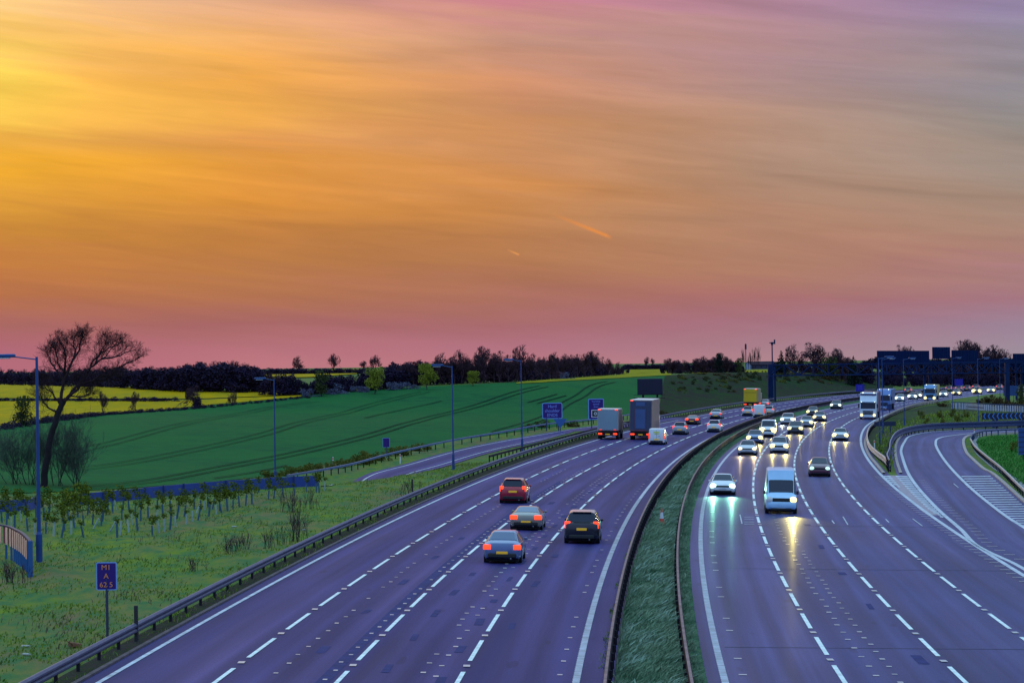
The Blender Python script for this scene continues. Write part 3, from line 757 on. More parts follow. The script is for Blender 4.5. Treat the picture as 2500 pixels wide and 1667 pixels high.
# ================================================================== GANTRIES
def truss(root, a, b, z0, z1, depth, n, m, r=.11):
    """box truss between ground points a, b (world), chord heights z0/z1 above base level"""
    a = Vector(a); b = Vector(b); d = (b - a).normalized(); sd = Vector((-d.y, d.x, 0)).normalized() * depth / 2
    ch = MB()
    for k in (-1, 1):
        for z in (z0, z1): ch.beam(a + sd * k + Vector((0, 0, z)), b + sd * k + Vector((0, 0, z)), .22, .22)
    ch.build('chord', m, root)
    br = MB()
    for i in range(n):
        p = a.lerp(b, i / n); q = a.lerp(b, (i + 1) / n)
        for k in (-1, 1):
            br.bar(p + sd * k + Vector((0, 0, z0)), p + sd * k + Vector((0, 0, z1)), r * .7, 6)
            br.bar(p + sd * k + Vector((0, 0, z1 if i % 2 else z0)), q + sd * k + Vector((0, 0, z0 if i % 2 else z1)), r * .7, 6)
        br.bar(p + sd + Vector((0, 0, z1)), q - sd + Vector((0, 0, z1)), r * .6, 5)
    br.build('lattice', m, root)
GB = mat('gantry_blue_steel', (.006, .018, .075), rough=.75, metal=.0, spec=.1, var=.2, scale=.5)
GP_ = mat('gantry_panel', (.0025, .010, .055), spec=.1, rough=.8, var=.15, scale=.4)
# far open gantry
a2 = G(1880, 980); Zg1 = a2[1]; s = Zg1 / F
root = empty('sign_gantry'); tag(root, 'open lattice gantry spanning the far carriageways behind the yellow truck', 'gantry')
pa = Wv(*a2); tg = road_tangent(Zg1); nr = np.array([tg[1], -tg[0]]) / np.linalg.norm(tg)
a3 = (a2[0] + nr[0] * 46, a2[1] + nr[1] * 46); pb = Wv(*a3); pb.z = pa.z
truss(root, pa, pb, (980 - 917) * s, (980 - 891) * s, 1.6, 16, GB)
MB().box(pa + Vector((.1, .8, 45 * s)), (.75, .9, 92 * s)).build('column', GB, root); MB().box(pa + Vector((.95, -.8, 45 * s)), (.35, .4, 92 * s)).build('column', GB, root)
MB().box(pb + Vector((0, 0, 40 * s)), (.8, 1.4, 95 * s)).build('column', GB, root)
# near gantry with big panels
def wpix(px, py, Z):
    """world point of a photo pixel at distance Z"""
    u = (px - 1250) / F; v = (py - 833.5) / F
    return Vector((CAM + Z * (u * rt - v * up + fw)).tolist())
Zg2 = 600.
root = empty('sign_gantry'); tag(root, 'large dark blue gantry carrying sign panels seen from behind at the right', 'gantry')
s = Zg2 / F
def gpt(px, py): return wpix(px, py, Zg2 + (px - 2140) * -.012)
def gpanel(x0, x1, y0, y1, d=.35):
    p = gpt(x0, y1); q = gpt(x1, y1); r = gpt(x1, y0)
    w = (q - p); h = (r - q).length; hd = w.normalized(); yv = Vector((-hd.y, hd.x, 0))
    b = MB(); b.slab([p, q, q + Vector((0, 0, h)), p + Vector((0, 0, h))], yv * d); b.build('sign_panel', GP_, root)
    fr = MB()
    for t in (.15, .38, .62, .85): fr.beam(p.lerp(q, t) - yv * .04, p.lerp(q, t) - yv * .04 + Vector((0, 0, h)), .12, .08)
    fr.build('panel_stiffener', GB, root)
gpanel(2141, 2269, 856, 881); gpanel(2276, 2320, 847, 876); gpanel(2323, 2389, 855, 880); gpanel(2400, 2473, 876, 896); gpanel(2473, 2530, 863, 897); gpanel(2141, 2535, 880.5, 888.5, .06)
b0 = gpt(2146, 950); b1 = gpt(2535, 950); b1.z = b0.z
zz = lambda y: (gpt(2300, y).z - b0.z)
truss(root, b0, b1, zz(912), zz(888), 2.2, 21, GB, .16)
wk = MB(); wk.beam(b0 + Vector((0, -1.4, zz(884))), b1 + Vector((0, -1.4, zz(884))), .06, .10); wk.beam(b0 + Vector((0, -1.4, zz(912))), b1 + Vector((0, -1.4, zz(912))), .8, .08); wk.build('walkway', GB, root)
for px in (2149, 2263, 2487):
    X, Z = XZ(px, Zg2 - (px - 2140) * .012); g0 = Wv(X, Z); t = gpt(px, 888)
    for k in (-1, 1): MB().box(Vector((t.x + k * .55, t.y, (g0.z + t.z) / 2)), (.45, .5, t.z - g0.z)).build('column', GB, root)
# tall camera mast beside the far gantry
X, Z = G(1887, 978); s = Z / F
root = empty('camera_mast', upright(X, Z)); tag(root, 'tall thin mast with a camera on top beside the lattice gantry', 'camera mast')
MB().cyl((0, 0, 70 * s), .17, 140 * s, n=10, r2=.12).build('mast', GB, root, 40); MB().box((0, 0, 139.5 * s), (.5, .4, .6), .08).box((-.1, 0, 141.5 * s), (.9, .4, .2), .05).build('camera', DARKB, root)
MB().bar((.1, 0, 139 * s), (.45, 0, 141 * s), .03).cyl((.5, 0, 143.5 * s), .16, .9, n=10).build('antenna', DARKB, root)
X, Z = G(1822, 905, 500); s = Z / F
root = empty('phone_mast', upright(X, Z)); tag(root, 'slim phone mast above the trees left of the farmhouse', 'phone mast')
MB().cyl((0, 0, 33 * s), .14, 66 * s, n=8).build('mast', DARKB, root); MB().cyl((0, 0, 58 * s), .32, 11 * s, n=10).cyl((0, 0, 64 * s), .25, 4 * s, n=10).build('antenna', DARKB, root)
# farmhouse on the skyline
X, Z = G(1852, 901, 500); s = Z / F
root = empty('farmhouse', upright(X, Z, math.radians(-14))); tag(root, 'low farmhouse with dark roof and a pale blue gable on the skyline', 'house')
L_ = 62 * s; h_ = 11 * s; d_ = 16 * s
MB().box((6 * s, 0, h_ / 2), (L_, d_, h_)).build('wall', mat('farm_wall', (.03, .03, .07), rough=.9, var=.2, scale=.3), root)
b = MB(); x0, x1 = 6 * s - L_ / 2 - .3, 6 * s + L_ / 2 + .3
b.slab([(x0, -d_ / 2 - .4, h_), (x0, 0, h_ + 8 * s), (x0, d_ / 2 + .4, h_)], (x1 - x0, 0, 0)); b.build('roof', mat('farm_roof', (.03, .015, .03), rough=.9, var=.3, scale=.5), root)
g = MB().slab([(-30 * s, -d_ * .9, 0), (-16 * s, -d_ * .9, 0), (-16 * s, -d_ * .9, 12 * s), (-23 * s, -d_ * .9, 19 * s), (-30 * s, -d_ * .9, 12 * s)], (0, d_, 0)).build('gable_wing', mat('gable_render', (.22, .26, .42), rough=.8, var=.1, scale=1), root)
b = MB(); b.slab([(-31 * s, -d_ * .93, 11.5 * s), (-23 * s, -d_ * .93, 19.8 * s), (-22.2 * s, -d_ * .93, 19.3 * s), (-30 * s, -d_ * .93, 11 * s)], (0, d_ * 1.05, 0)); b.slab([(-15 * s, -d_ * .93, 11.5 * s), (-23 * s, -d_ * .93, 19.8 * s), (-23.8 * s, -d_ * .93, 19.3 * s), (-16 * s, -d_ * .93, 11 * s)], (0, d_ * 1.05, 0)); b.build('gable_roof', _M['farm_roof'], g)
for x in (-6, 8, 22): MB().box((x * s, -d_ / 2 - .02, h_ * .55), (2.6 * s, .06, 4 * s)).build('window', mat('dark_glass', (.01, .012, .02), rough=.1), root)

# ================================================================== FENCES
# blue panel wall along the foot of the field
wp = resample(GP([(-160, 1262), (0, 1247), (90, 1240), (180, 1233)]), step=3.0); wp2 = resample(GP([(194, 1231), (300, 1222), (420, 1210), (560, 1199), (700, 1190), (778, 1186)]), step=3.0)
BLUEW = mat('blue_wall_panel', (.012, .038, .22), rough=.6, var=.18, scale=.8); BLUEP = mat('blue_wall_post', (.008, .022, .12), rough=.6)
def wall(P, tops, label):
    root = empty('panel_wall'); tag(root, label, 'wall', 'blue panel wall beside the saplings')
    for i in range(len(P) - 1):
        a = Wv(P[i, 0], P[i, 1]); b = Wv(P[i + 1, 0], P[i + 1, 1]); h = tops(P[i], P[i + 1]); d = (b - a).normalized()
        MB().slab([a + d * .08 - Vector((0, 0, .3)), b - d * .08 - Vector((0, 0, .3)), b - d * .08 + Vector((0, 0, h)), a + d * .08 + Vector((0, 0, h))], Vector((-d.y, d.x, 0)) * .12).build('panel', BLUEW, root)
        MB().box(a + Vector((0, -.04, h / 2)), (.16, .22, h + .12)).build('post', BLUEP, root)
    return root
wall(wp, lambda a, b: 22 * a[1] / F + .15, 'short left stretch of blue panel wall behind the nearest lamp column')
wall(wp2, lambda a, b: 25 * a[1] / F + .05, 'long blue panel wall behind the rows of saplings, below the green field')
# striped curved screen at the left edge
cx = resample(GP([(-95, 1362), (-30, 1360), (0, 1361), (28, 1368), (50, 1381), (66, 1396), (75, 1408)]), step=.33); Zc = cx[0][1]
root = empty('curved_fence'); tag(root, 'curved fence of pale and dark striped boards on blue legs at the left edge', 'fence')
PLK = mat('fence_board_pale', (.95, .52, .36), rough=.75, var=.12, scale=3); PLD = mat('fence_board_dark', (.24, .06, .075), rough=.8, var=.15, scale=3)  # warm light, and light and dark folds, put into the board colours
pb1, pb2 = MB(), MB(); s = cx[-1][1] / F; nn = normals2(cx)
for i in range(len(cx) - 1):
    a = Wv(*cx[i]); b = Wv(*cx[i + 1]); z0_ = .72; z1_ = z0_ + .80
    off = Vector((nn[i, 0], nn[i, 1], 0)) * (.14 if i % 3 == 0 else 0)
    (pb1 if i % 3 == 0 else pb2).slab([a + off + Vector((0, 0, z0_)), b + off + Vector((0, 0, z0_)), b + off + Vector((0, 0, z1_)), a + off + Vector((0, 0, z1_))], Vector((-nn[i, 0], -nn[i, 1], 0)) * .03)
pb1.build('pale_board', PLK, root); pb2.build('dark_board', PLD, root)
b = MB()
for i in range(len(cx) - 1): b.beam(Wv(cx[i, 0], cx[i, 1], 1.56), Wv(cx[i + 1, 0], cx[i + 1, 1], 1.56), .14, .06)
b.build('top_rail', DARKB, root)
LEGB = mat('fence_leg_blue', (.02, .09, .26), rough=.5, metal=.2)
for i in range(2, len(cx), 3): MB().box(Wv(cx[i, 0], cx[i, 1], .38), (.09, .09, .86)).build('leg', LEGB, root)
MB().box(Wv(cx[-1, 0], cx[-1, 1], .77), (.2, .2, 1.62)).build('end_post', LEGB, root)
# pale railed fence on the far right
fp = resample(GP([(2322, 998), (2360, 999), (2400, 1002), (2450, 1004), (2500, 1006), (2570, 1009)]), step=.62)
root = empty('railed_fence'); tag(root, 'pale slatted fence with blue posts behind the chevron board', 'fence')
SL1 = mat('pale_fence_board', (.34, .35, .46), rough=.6, var=.2, scale=.6)
for i in range(len(fp) - 1):
    a = Wv(*fp[i]); b_ = Wv(*fp[i + 1]); h = 15 * fp[i][1] / F
    d = (b_ - a)
    MB().slab([a + d * .2, b_ - d * .15, b_ - d * .15 + Vector((0, 0, h)), a + d * .2 + Vector((0, 0, h))], (0, .06, 0)).build('board', SL1, root)
rl = MB()
for i in range(len(fp) - 1): 
    for h in (.5, 1.2): rl.beam(Wv(*fp[i], h) + Vector((0, .12, 0)), Wv(*fp[i + 1], h) + Vector((0, .12, 0)), .08, .14)
rl.build('rail', STEEL_B, root)

# ================================================================== TREES
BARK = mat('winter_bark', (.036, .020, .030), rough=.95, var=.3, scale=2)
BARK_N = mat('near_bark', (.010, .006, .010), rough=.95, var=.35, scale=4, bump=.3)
TWIG = mat('bare_twigs', (.060, .030, .044), rough=1, spec=.1, var=.25, scale=.6)  # lightened purple-brown stands in for distance haze
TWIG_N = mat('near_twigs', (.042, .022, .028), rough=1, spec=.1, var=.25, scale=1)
SCRUB = mat('dark_scrub', (.020, .013, .040), rough=1, spec=.02, var=.45, scale=.5, col2=(.040, .028, .052))  # purple base colour takes in haze and blue shade
SCRUB_B = mat('brown_scrub', (.06, .035, .012), rough=1, spec=.1, var=.4, scale=.5)
BLOSSOM = mat('blackthorn_blossom', (.075, .085, .15), rough=1, spec=.1, var=.4, scale=.6, col2=(.13, .12, .20))
LEAF_Y = mat('fresh_leaves', (.14, .17, .012), rough=.8, spec=.2, var=.35, scale=.7, col2=(.24, .24, .02))
LEAF_O = mat('olive_leaves', (.045, .055, .018), rough=.9, spec=.15, var=.4, scale=.6)
LEAF_D = mat('evergreen_leaves', (.008, .016, .014), rough=.9, spec=.15, var=.4, scale=.6)
LEAF_S = mat('sapling_leaves', (.030, .065, .008), rough=.85, spec=.08, var=.4, scale=1.2, col2=(.14, .15, .010))
LEAF_G = mat('roadside_bush_leaves', (.06, .085, .014), rough=.9, spec=.15, var=.4, scale=1, col2=(.14, .11, .012))

class TB:
    """tapered tubes collected straight into arrays"""
    def __init__(s): s.V = []; s.F = []; s.n = 0
    def tube(s, pts, rad, k):
        pts = np.asarray(pts, float); n = len(pts)
        t = np.gradient(pts, axis=0); t /= np.linalg.norm(t, axis=1)[:, None] + 1e-9
        a = np.cross(t, [.31, .17, .93] if abs(t[0, 2]) < .9 else [1, .1, 0]); a /= np.linalg.norm(a, axis=1)[:, None] + 1e-9
        b = np.cross(t, a); an = np.arange(k) * 2 * math.pi / k
        R = np.asarray(rad)[:, None, None] * (a[:, None] * np.cos(an)[None, :, None] + b[:, None] * np.sin(an)[None, :, None])
        s.V.append((pts[:, None] + R).reshape(-1, 3))
        i = np.arange(n - 1)[:, None] * k + np.arange(k)[None]; j = np.arange(n - 1)[:, None] * k + (np.arange(k)[None] + 1) % k
        s.F.append(np.stack([i, j, j + k, i + k], -1).reshape(-1, 4) + s.n); s.n += n * k
    def mesh(s, name, m, parent=None):
        return mesh_np(name, np.concatenate(s.V), np.concatenate(s.F), m, parent)

def grow(rng, tr, cr, p, d, L, r, lev, maxlev, spread, upb, kids, wob=.18, sides=(7, 5, 4, 3, 3, 3), minr=.0018, shorten=(.55, .8)):
    n = 5 if lev < 2 else 4
    pts = [np.array(p, float)]; d = np.array(d, float)
    for i in range(n):
        d = d + rng.normal(0, wob, 3) * (.6 if lev == 0 else 1) + np.array([0, 0, upb * .25]); d /= np.linalg.norm(d)
        pts.append(pts[-1] + d * L / n)
    rad = np.linspace(r, max(r * (.5 if lev < maxlev else .35), minr), n + 1)
    (tr if lev == 0 else cr).tube(pts, np.maximum(rad, minr), sides[min(lev, 5)])
    if lev >= maxlev: return
    nk = kids[min(lev, len(kids) - 1)]
    for c in range(nk):
        f = rng.uniform(.35, 1.0) if lev else rng.uniform(.3, 1.0)
        if c == 0: f = 1.0
        x = f * n; i = min(int(x), n - 1); q = pts[i] + (pts[i + 1] - pts[i]) * (x - i)
        ax = rng.normal(0, 1, 3); ax -= ax.dot(d) * d; ax /= np.linalg.norm(ax) + 1e-9
        a = spread * rng.uniform(.55, 1.25) * (.55 if c == 0 else 1)
        nd = d * math.cos(a) + ax * math.sin(a); nd[2] += upb * .3; nd /= np.linalg.norm(nd)
        rr = max(np.interp(x, np.arange(n + 1), rad) * rng.uniform(.5, .75), minr)
        grow(rng, tr, cr, q, nd, L * rng.uniform(*shorten), rr, lev + 1, maxlev, spread, upb, kids, wob, sides, minr, shorten)

def norm_tree(tr, cr, dome_=True):
    V = np.concatenate(tr.V + cr.V); h = np.percentile(V[:, 2], 99.7)
    for t in (tr, cr): t.V = [v / h for v in t.V]
    if not dome_: return
    c0 = np.array([0, 0, .60]); rr_ = np.array([.42, .42, .37])
    for i, v in enumerate(cr.V):
        d = (v - c0) / rr_; q = np.linalg.norm(d, axis=1)[:, None]; k = np.where(q > .8, (.8 + (1 - np.exp(-(q - .8) / .22)) * .24) / np.maximum(q, 1e-6), 1)
        cr.V[i] = np.where(v[:, 2:] > .25, c0 + (v - c0) * k, v)
def bare_proto(seed, spread=.85, upb=.10, kids=(8, 6, 5, 4, 3), maxlev=4, trunkL=.34, r=.028, minr=.0038):
    rng = np.random.default_rng(seed); tr, cr = TB(), TB()
    grow(rng, tr, cr, (0, 0, -.02), (rng.normal(0, .04), rng.normal(0, .04), 1), trunkL, r, 0, maxlev, spread, upb, kids, minr=minr)
    norm_tree(tr, cr, spread > .4)
    root = empty('bare_tree'); tr.mesh('trunk', BARK, root); cr.mesh('crown', TWIG, root); return root
def leaf_cloud(rng, blobs, n, size, flat=1.0):
    """many small leaf faces spread through several overlapping ellipsoid clumps"""
    P = []
    w = np.array([b[3] * b[4] * b[5] for b in blobs]) ** .8; w /= w.sum()
    for b, k in zip(blobs, rng.multinomial(n, w)):
        d = rng.normal(0, 1, (k, 3)); d /= np.linalg.norm(d, axis=1)[:, None]
        rad = rng.uniform(.25, 1, (k, 1)) ** .5 * (1 + .22 * np.sin(d[:, :1] * 5 + b[0] * 9) * np.cos(d[:, 2:] * 6 + b[1] * 7))
        P.append(np.array(b[:3]) + d * rad * np.array(b[3:6]))
    P = np.concatenate(P); k = len(P)
    a = rng.normal(0, 1, (k, 3)); a /= np.linalg.norm(a, axis=1)[:, None]; c = np.cross(a, rng.normal(0, 1, (k, 3))); c /= np.linalg.norm(c, axis=1)[:, None]
    s = size * rng.uniform(.5, 1.4, (k, 1))
    V = np.stack([P - a * s, P + c * s * .55, P + a * s, P - c * s * .55], 1).reshape(-1, 3)
    return V, np.arange(4 * k).reshape(-1, 4)
def leafy_proto(name, seed, m, shape, n=1500, size=.03, trunk=.25, tm=None, bm=BARK):
    rng = np.random.default_rng(seed); root = empty(name)
    tr, cr = TB(), TB()
    grow(rng, tr, tr, (0, 0, -.02), (rng.normal(0, .03), 0, 1), max(trunk, .2) + .1, .024, 0, 2, .55, .3, (5, 3), minr=.004)
    tr.mesh('trunk', bm, root)
    V, Fc = leaf_cloud(rng, shape(rng), n, size); mesh_np('crown', V, Fc, m, root); return root
def dome(w=.4, z0=.3, k=14, hz=.2):
    def f(rng):
        out = []
        for i in range(k):
            a = rng.uniform(0, 2 * math.pi); r = w * rng.uniform(0, .75) ; z = rng.uniform(z0, 1 - hz * .8)
            r *= math.sqrt(max(.1, 1 - ((z - (z0 + .1)) / (1 - z0)) ** 2)); s = rng.uniform(.6, 1.1)
            out.append((r * math.cos(a), r * math.sin(a), z, w * .42 * s, w * .42 * s, hz * s))
        return out
    return f
def cone(w=.3):
    return lambda rng: [(rng.normal(0, .02), rng.normal(0, .02), z, w * (1.05 - z) * rng.uniform(.8, 1.2), w * (1.05 - z) * rng.uniform(.8, 1.2), .10) for z in np.linspace(.06, .95, 12)]
def low(w=.9, k=12):
    return lambda rng: [(rng.uniform(-w, w) * .7, rng.uniform(-.4, .4) * w, rng.uniform(.1, .75) ** 1.3, w * .3 * rng.uniform(.6, 1.2), w * .3, rng.uniform(.15, .3)) for i in range(k)]

PROTO = {}
PROTO['bare'] = [bare_proto(s) for s in (1, 2)] + [bare_proto(3, .95, .05, (8, 6, 5, 4, 3)), bare_proto(4, .7, .22, (8, 6, 5, 4, 3), 4, .40)]
PROTO['poplar'] = [bare_proto(9, .22, .9, (11, 4, 4, 3), 3, .8, .02, .005)]
PROTO['scrub'] = [leafy_proto('scrub_tree', s, SCRUB, dome(.5, .18, 18, .2), 1500, .045) for s in (21, 22, 23)]
PROTO['green'] = [leafy_proto('leafy_tree', s, LEAF_Y, dome(.42, .3, 22, .17), 2600, .026) for s in (31, 32)]
PROTO['olive'] = [leafy_proto('leafy_tree', 33, LEAF_O, dome(.5, .2, 18, .18), 1600, .035)]
PROTO['pine'] = [leafy_proto('evergreen_tree', s, LEAF_D, dome(.48, .12, 20, .16), 2200, .035) for s in (41,)]
PROTO['fir'] = [leafy_proto('evergreen_tree', 43, LEAF_D, cone(.42), 1800, .035)]
PROTO['blossom'] = [leafy_proto('blossom_bush', s, BLOSSOM, low(.95), 1300, .05, .1) for s in (51, 52)]
PROTO['bush'] = [leafy_proto('scrub_bush', s, SCRUB, low(1.0), 1100, .06, .1) for s in (61, 62)]
PROTO['brown'] = [leafy_proto('brown_bush', s, SCRUB_B, low(1.1), 1100, .055, .1) for s in (65,)]
PROTO['road'] = [leafy_proto('roadside_bush', s, LEAF_G, low(.95), 900, .06, .1) for s in (67, 68)]
used = set()
def copy_tree(root):
    c = root.copy(); COL.objects.link(c)
    for ch in root.children:
        d = ch.copy(); COL.objects.link(d); d.parent = c
        for g in ch.children:
            e = g.copy(); COL.objects.link(e); e.parent = d
    return c
def plant(kind, px, top, base, label, cat='tree', group=None, wide=1.0, Z=None, var=None, sink=.2, name=None):
    ps = PROTO[kind]; p = ps[(var if var is not None else random.randrange(len(ps))) % len(ps)]
    if p.name not in used: used.add(p.name); o = p
    else: o = copy_tree(p)
    if Z is None: X, Z = G(px, base)
    else: X, Z = XZ(px, Z, base)
    g = Wv(X, Z, -sink)
    # height so that the tip reaches the photographed skyline at this distance
    tipz = wpix(px, top, Z).z
    h = max(tipz - g.z, .4)
    o.location = g; o.rotation_euler = (0, 0, random.uniform(0, 6.28)); o.scale = (h * wide, h * wide, h)
    if 'label' in o.keys(): 
        for k in ('group',): 
            if k in o.keys(): del o[k]
    tag(o, label, cat, group); return o

GW = 'bare trees of the dark wood'
LBL_WL = 'bare dark tree in the belt of wood beyond the yellow fields on the left'
LBL_SL = 'dark scrubby tree filling the wood beyond the yellow fields on the left'
LBL_WM = 'bare dark tree in the wood along the skyline above the green field'
LBL_SM = 'dark scrubby tree filling the wood above the green field'
LBL_WR = 'bare dark tree on the skyline behind the embankment on the right'
LBL_SR = 'dark scrubby tree at the foot of the skyline behind the embankment'
# left wood
for x in range(-60, 660, 15):
    t = np.interp(x, [-60, 0, 100, 150, 200, 280, 340, 400, 450, 490, 520, 560, 600, 630, 660], [892, 893, 894, 896, 893, 890, 888, 891, 885, 875, 878, 874, 880, 892, 912]) + random.uniform(-2, 6)
    b = np.interp(x, [-60, 0, 280, 450, 660], [938, 938, 945, 955, 956])
    plant('scrub', x + random.uniform(-5, 5), t + 8, b + 2, LBL_SL, 'tree', 'scrubby trees in the left wood', random.uniform(1.0, 1.35))
    if x % 2 == 0 or x > 430: plant('bare', x + random.uniform(-6, 6), t, b, LBL_WL, 'tree', 'bare trees in the left wood', random.uniform(.8, 1.0))
# middle
for x in range(650, 960, 14):
    t = np.interp(x, [640, 690, 760, 800, 860, 900, 930, 960], [925, 908, 926, 905, 915, 893, 895, 886]) + random.uniform(-3, 5)
    b = np.interp(x, [640, 740, 960], [966, 964, 948])
    plant('scrub', x + random.uniform(-4, 4), t + 3, b, LBL_SM, 'tree', 'scrubby trees in the middle wood', random.uniform(.9, 1.3))
for x in range(945, 1540, 12):
    t = np.interp(x, [940, 960, 985, 1040, 1150, 1250, 1330, 1400, 1440, 1480, 1520, 1540], [892, 885, 880, 880, 882, 880, 876, 872, 872, 886, 893, 900]) + random.uniform(-2, 4)
    b = np.interp(x, [945, 1150, 1270, 1500, 1540], [945, 936, 932, 917, 912])
    plant('scrub', x + random.uniform(-4, 4), t + 2, b - 1, LBL_SM, 'tree', 'scrubby trees in the middle wood', random.uniform(.9, 1.3))
for x, t in ((965, 884), (990, 880), (1012, 879), (1032, 874), (1062, 872), (1086, 856), (1112, 866), (1128, 849), (1148, 870), (1168, 862), (1183, 839), (1206, 858), (1222, 852), (1243, 862), (1262, 868), (1283, 836), (1304, 862), (1322, 868), (1342, 862), (1360, 855), (1378, 860), (1396, 862), (1412, 861), (1430, 860), (1446, 853), (1458, 858), (1470, 868), (1488, 872), (1514, 881), (1500, 890)):
    b = np.interp(x, [945, 1150, 1270, 1500, 1540], [945, 936, 932, 917, 912])
    plant('bare', x, t, b, LBL_WM, 'tree', 'bare trees on the middle skyline', random.uniform(.65, .85))
# lone bare trees
plant('bare', 731, 866, 912, 'lone bare tree standing left of a taller one on the skyline over the yellow strip', wide=.95, var=0)
plant('bare', 813, 860, 910, 'taller rounded lone bare tree on the skyline over the yellow strip', wide=.85, var=3)
plant('bare', 886, 879, 906, 'small bare tree at the left shoulder of the wood', wide=.9, var=1)
plant('bare', 918, 864, 908, 'leaning bare tree on the left shoulder of the wood', wide=.9, var=2)
plant('bare', 1580, 869, 895, 'tiny left tree of the lone pair on the yellow ridge', wide=.8, var=0)
plant('bare', 1592, 873, 895, 'tiny right tree of the lone pair on the yellow ridge', wide=.75, var=3)
# leafing trees
plant('green', 916, 893, 962, 'broad yellow-green tree at the top edge of the green field, left of two others', wide=.98, var=0)
plant('green', 1044, 882, 952, 'tall rounded bright yellow-green tree at the top edge of the green field', wide=.82, var=1)
plant('green', 1156, 902, 943, 'small low yellow-green tree beside the lamp at the top of the green field', wide=.95, var=1)
plant('olive', 785, 900, 968, 'dark olive tree at the right end of the yellow field', wide=.85)
plant('bare', 668, 905, 966, 'thin bare tree behind the second lamp column', wide=.7, var=1)
# blossom bushes
for x, t, b in ((760, 946, 968), (828, 932, 960), (870, 938, 957), (962, 930, 952), (985, 928, 950), (1012, 936, 949), (1385, 906, 926), (810, 944, 963), (890, 940, 957)):
    plant('blossom', x, t, b, 'grey-white blossoming bush along the top hedge of the green field', 'bush', 'blossoming hedge bushes', random.uniform(1.0, 1.4))
# hedge between yellow and green, and between the two yellow fields
for x in range(-40, 760, 12):
    b = np.interp(x, [-40, 0, 110, 250, 450, 600, 740], [1054, 1048, 1030, 1013, 1000, 986, 971])
    t = b - np.interp(x, [-40, 120, 300, 760], [17, 17, 10, 6]) * random.uniform(.75, 1.15)
    plant('bush', x, t, b + 1, 'low dark hedge bush between the yellow and the green field', 'bush', 'hedge along the green field', 1.5)
for x, w in [(x, 1) for x in range(-40, 420, 13)]:
    plant('bush', x, 976 - random.uniform(2, 9) - (2 if x > 290 else 0), 980, 'low dark hedge bush between the two yellow fields', 'bush', 'hedge between the yellow fields', 2.0)
for x in list(range(1528, 1645, 7)) + list(range(600, 900, 12)):
    plant('bush', x, (889 if x > 1500 else 899) - random.uniform(0, 3), 897, 'far dark hedge bush along the ridge of the yellow land', 'bush', 'hedge on the far ridge', 2.2, Z=1250)
# hedgerow trees
plant('bare', 250, 951, 1012, 'slim bare hedgerow tree right of the great leaning tree', wide=.6, var=3)
plant('bare', 332, 952, 1006, 'small slim bare hedgerow tree in front of the yellow field', wide=.5, var=1)
plant('bare', 477, 938, 996, 'broad bare hedgerow tree standing before the right half of the yellow field', wide=1.0, var=2)
plant('scrub', 482, 968, 996, 'dark thicket round the foot of the broad hedgerow tree', 'bush', wide=1.3)
plant('bare', 567, 952, 988, 'small twiggy bush tree near the right end of the yellow field', wide=.85, var=0)
plant('olive', 55, 962, 1042, 'brownish twiggy bush tree at the left edge before the yellow field', wide=.75)
# right skyline
for x in range(1620, 2130, 12):
    t = np.interp(x, [1610, 1640, 1660, 1690, 1720, 1740, 1790, 1830, 1900, 1930, 2000, 2060, 2100], [893, 878, 880, 884, 876, 874, 880, 893, 884, 886, 884, 882, 893]) + random.uniform(-2, 4)
    if 1815 < x < 1895: t = 905
    plant('scrub', x + random.uniform(-4, 4), t, 907, LBL_SR, 'tree', 'scrubby trees on the right skyline', random.uniform(.9, 1.3), Z=760)
for x, t in ((1632, 872), (1650, 878), (1668, 876), (1700, 872), (1718, 866), (1745, 868), (1760, 864), (1778, 868), (2052, 862), (2062, 868), (2075, 868)):
    plant('bare', x, t, 904, LBL_WR, 'tree', 'bare trees on the right skyline', random.uniform(.8, 1.0), Z=750)
plant('pine', 1757, 862, 904, 'dark dense tree on the skyline left of the farmhouse', wide=.7, Z=735)
plant('olive', 1805, 872, 904, 'rounded dull green bush left of the pale farmhouse gable', 'bush', wide=.8, Z=735)
for x, t, w in ((1816, 851, .5), (1828, 866, .35), (1834, 857, .4), (1841, 847, .5), (1852, 846, .5)):
    plant('poplar', x, t, 900, 'slender bare poplar behind the farmhouse', 'tree', 'poplars behind the farmhouse', w * 1.3, Z=760)
plant('fir', 1908, 856, 900, 'dark conical evergreen right of the tall camera mast', wide=.9, Z=720)
plant('bare', 1944, 836, 902, 'left of the two big round bare trees beside the dark evergreen', wide=.85, Z=740, var=0)
plant('bare', 1984, 831, 902, 'right and taller of the two big round bare trees beside the dark evergreen', wide=.95, Z=740, var=2)
plant('bare', 2040, 845, 904, 'ragged bare tree with broken top left of the small dark fir', wide=.7, Z=740, var=1)
plant('olive', 2025, 868, 906, 'dull green bushy tree under the ragged bare tree', wide=1.0, Z=735)
plant('fir', 2086, 869, 906, 'small dark fir just left of the big sign gantry', wide=.8, Z=730)
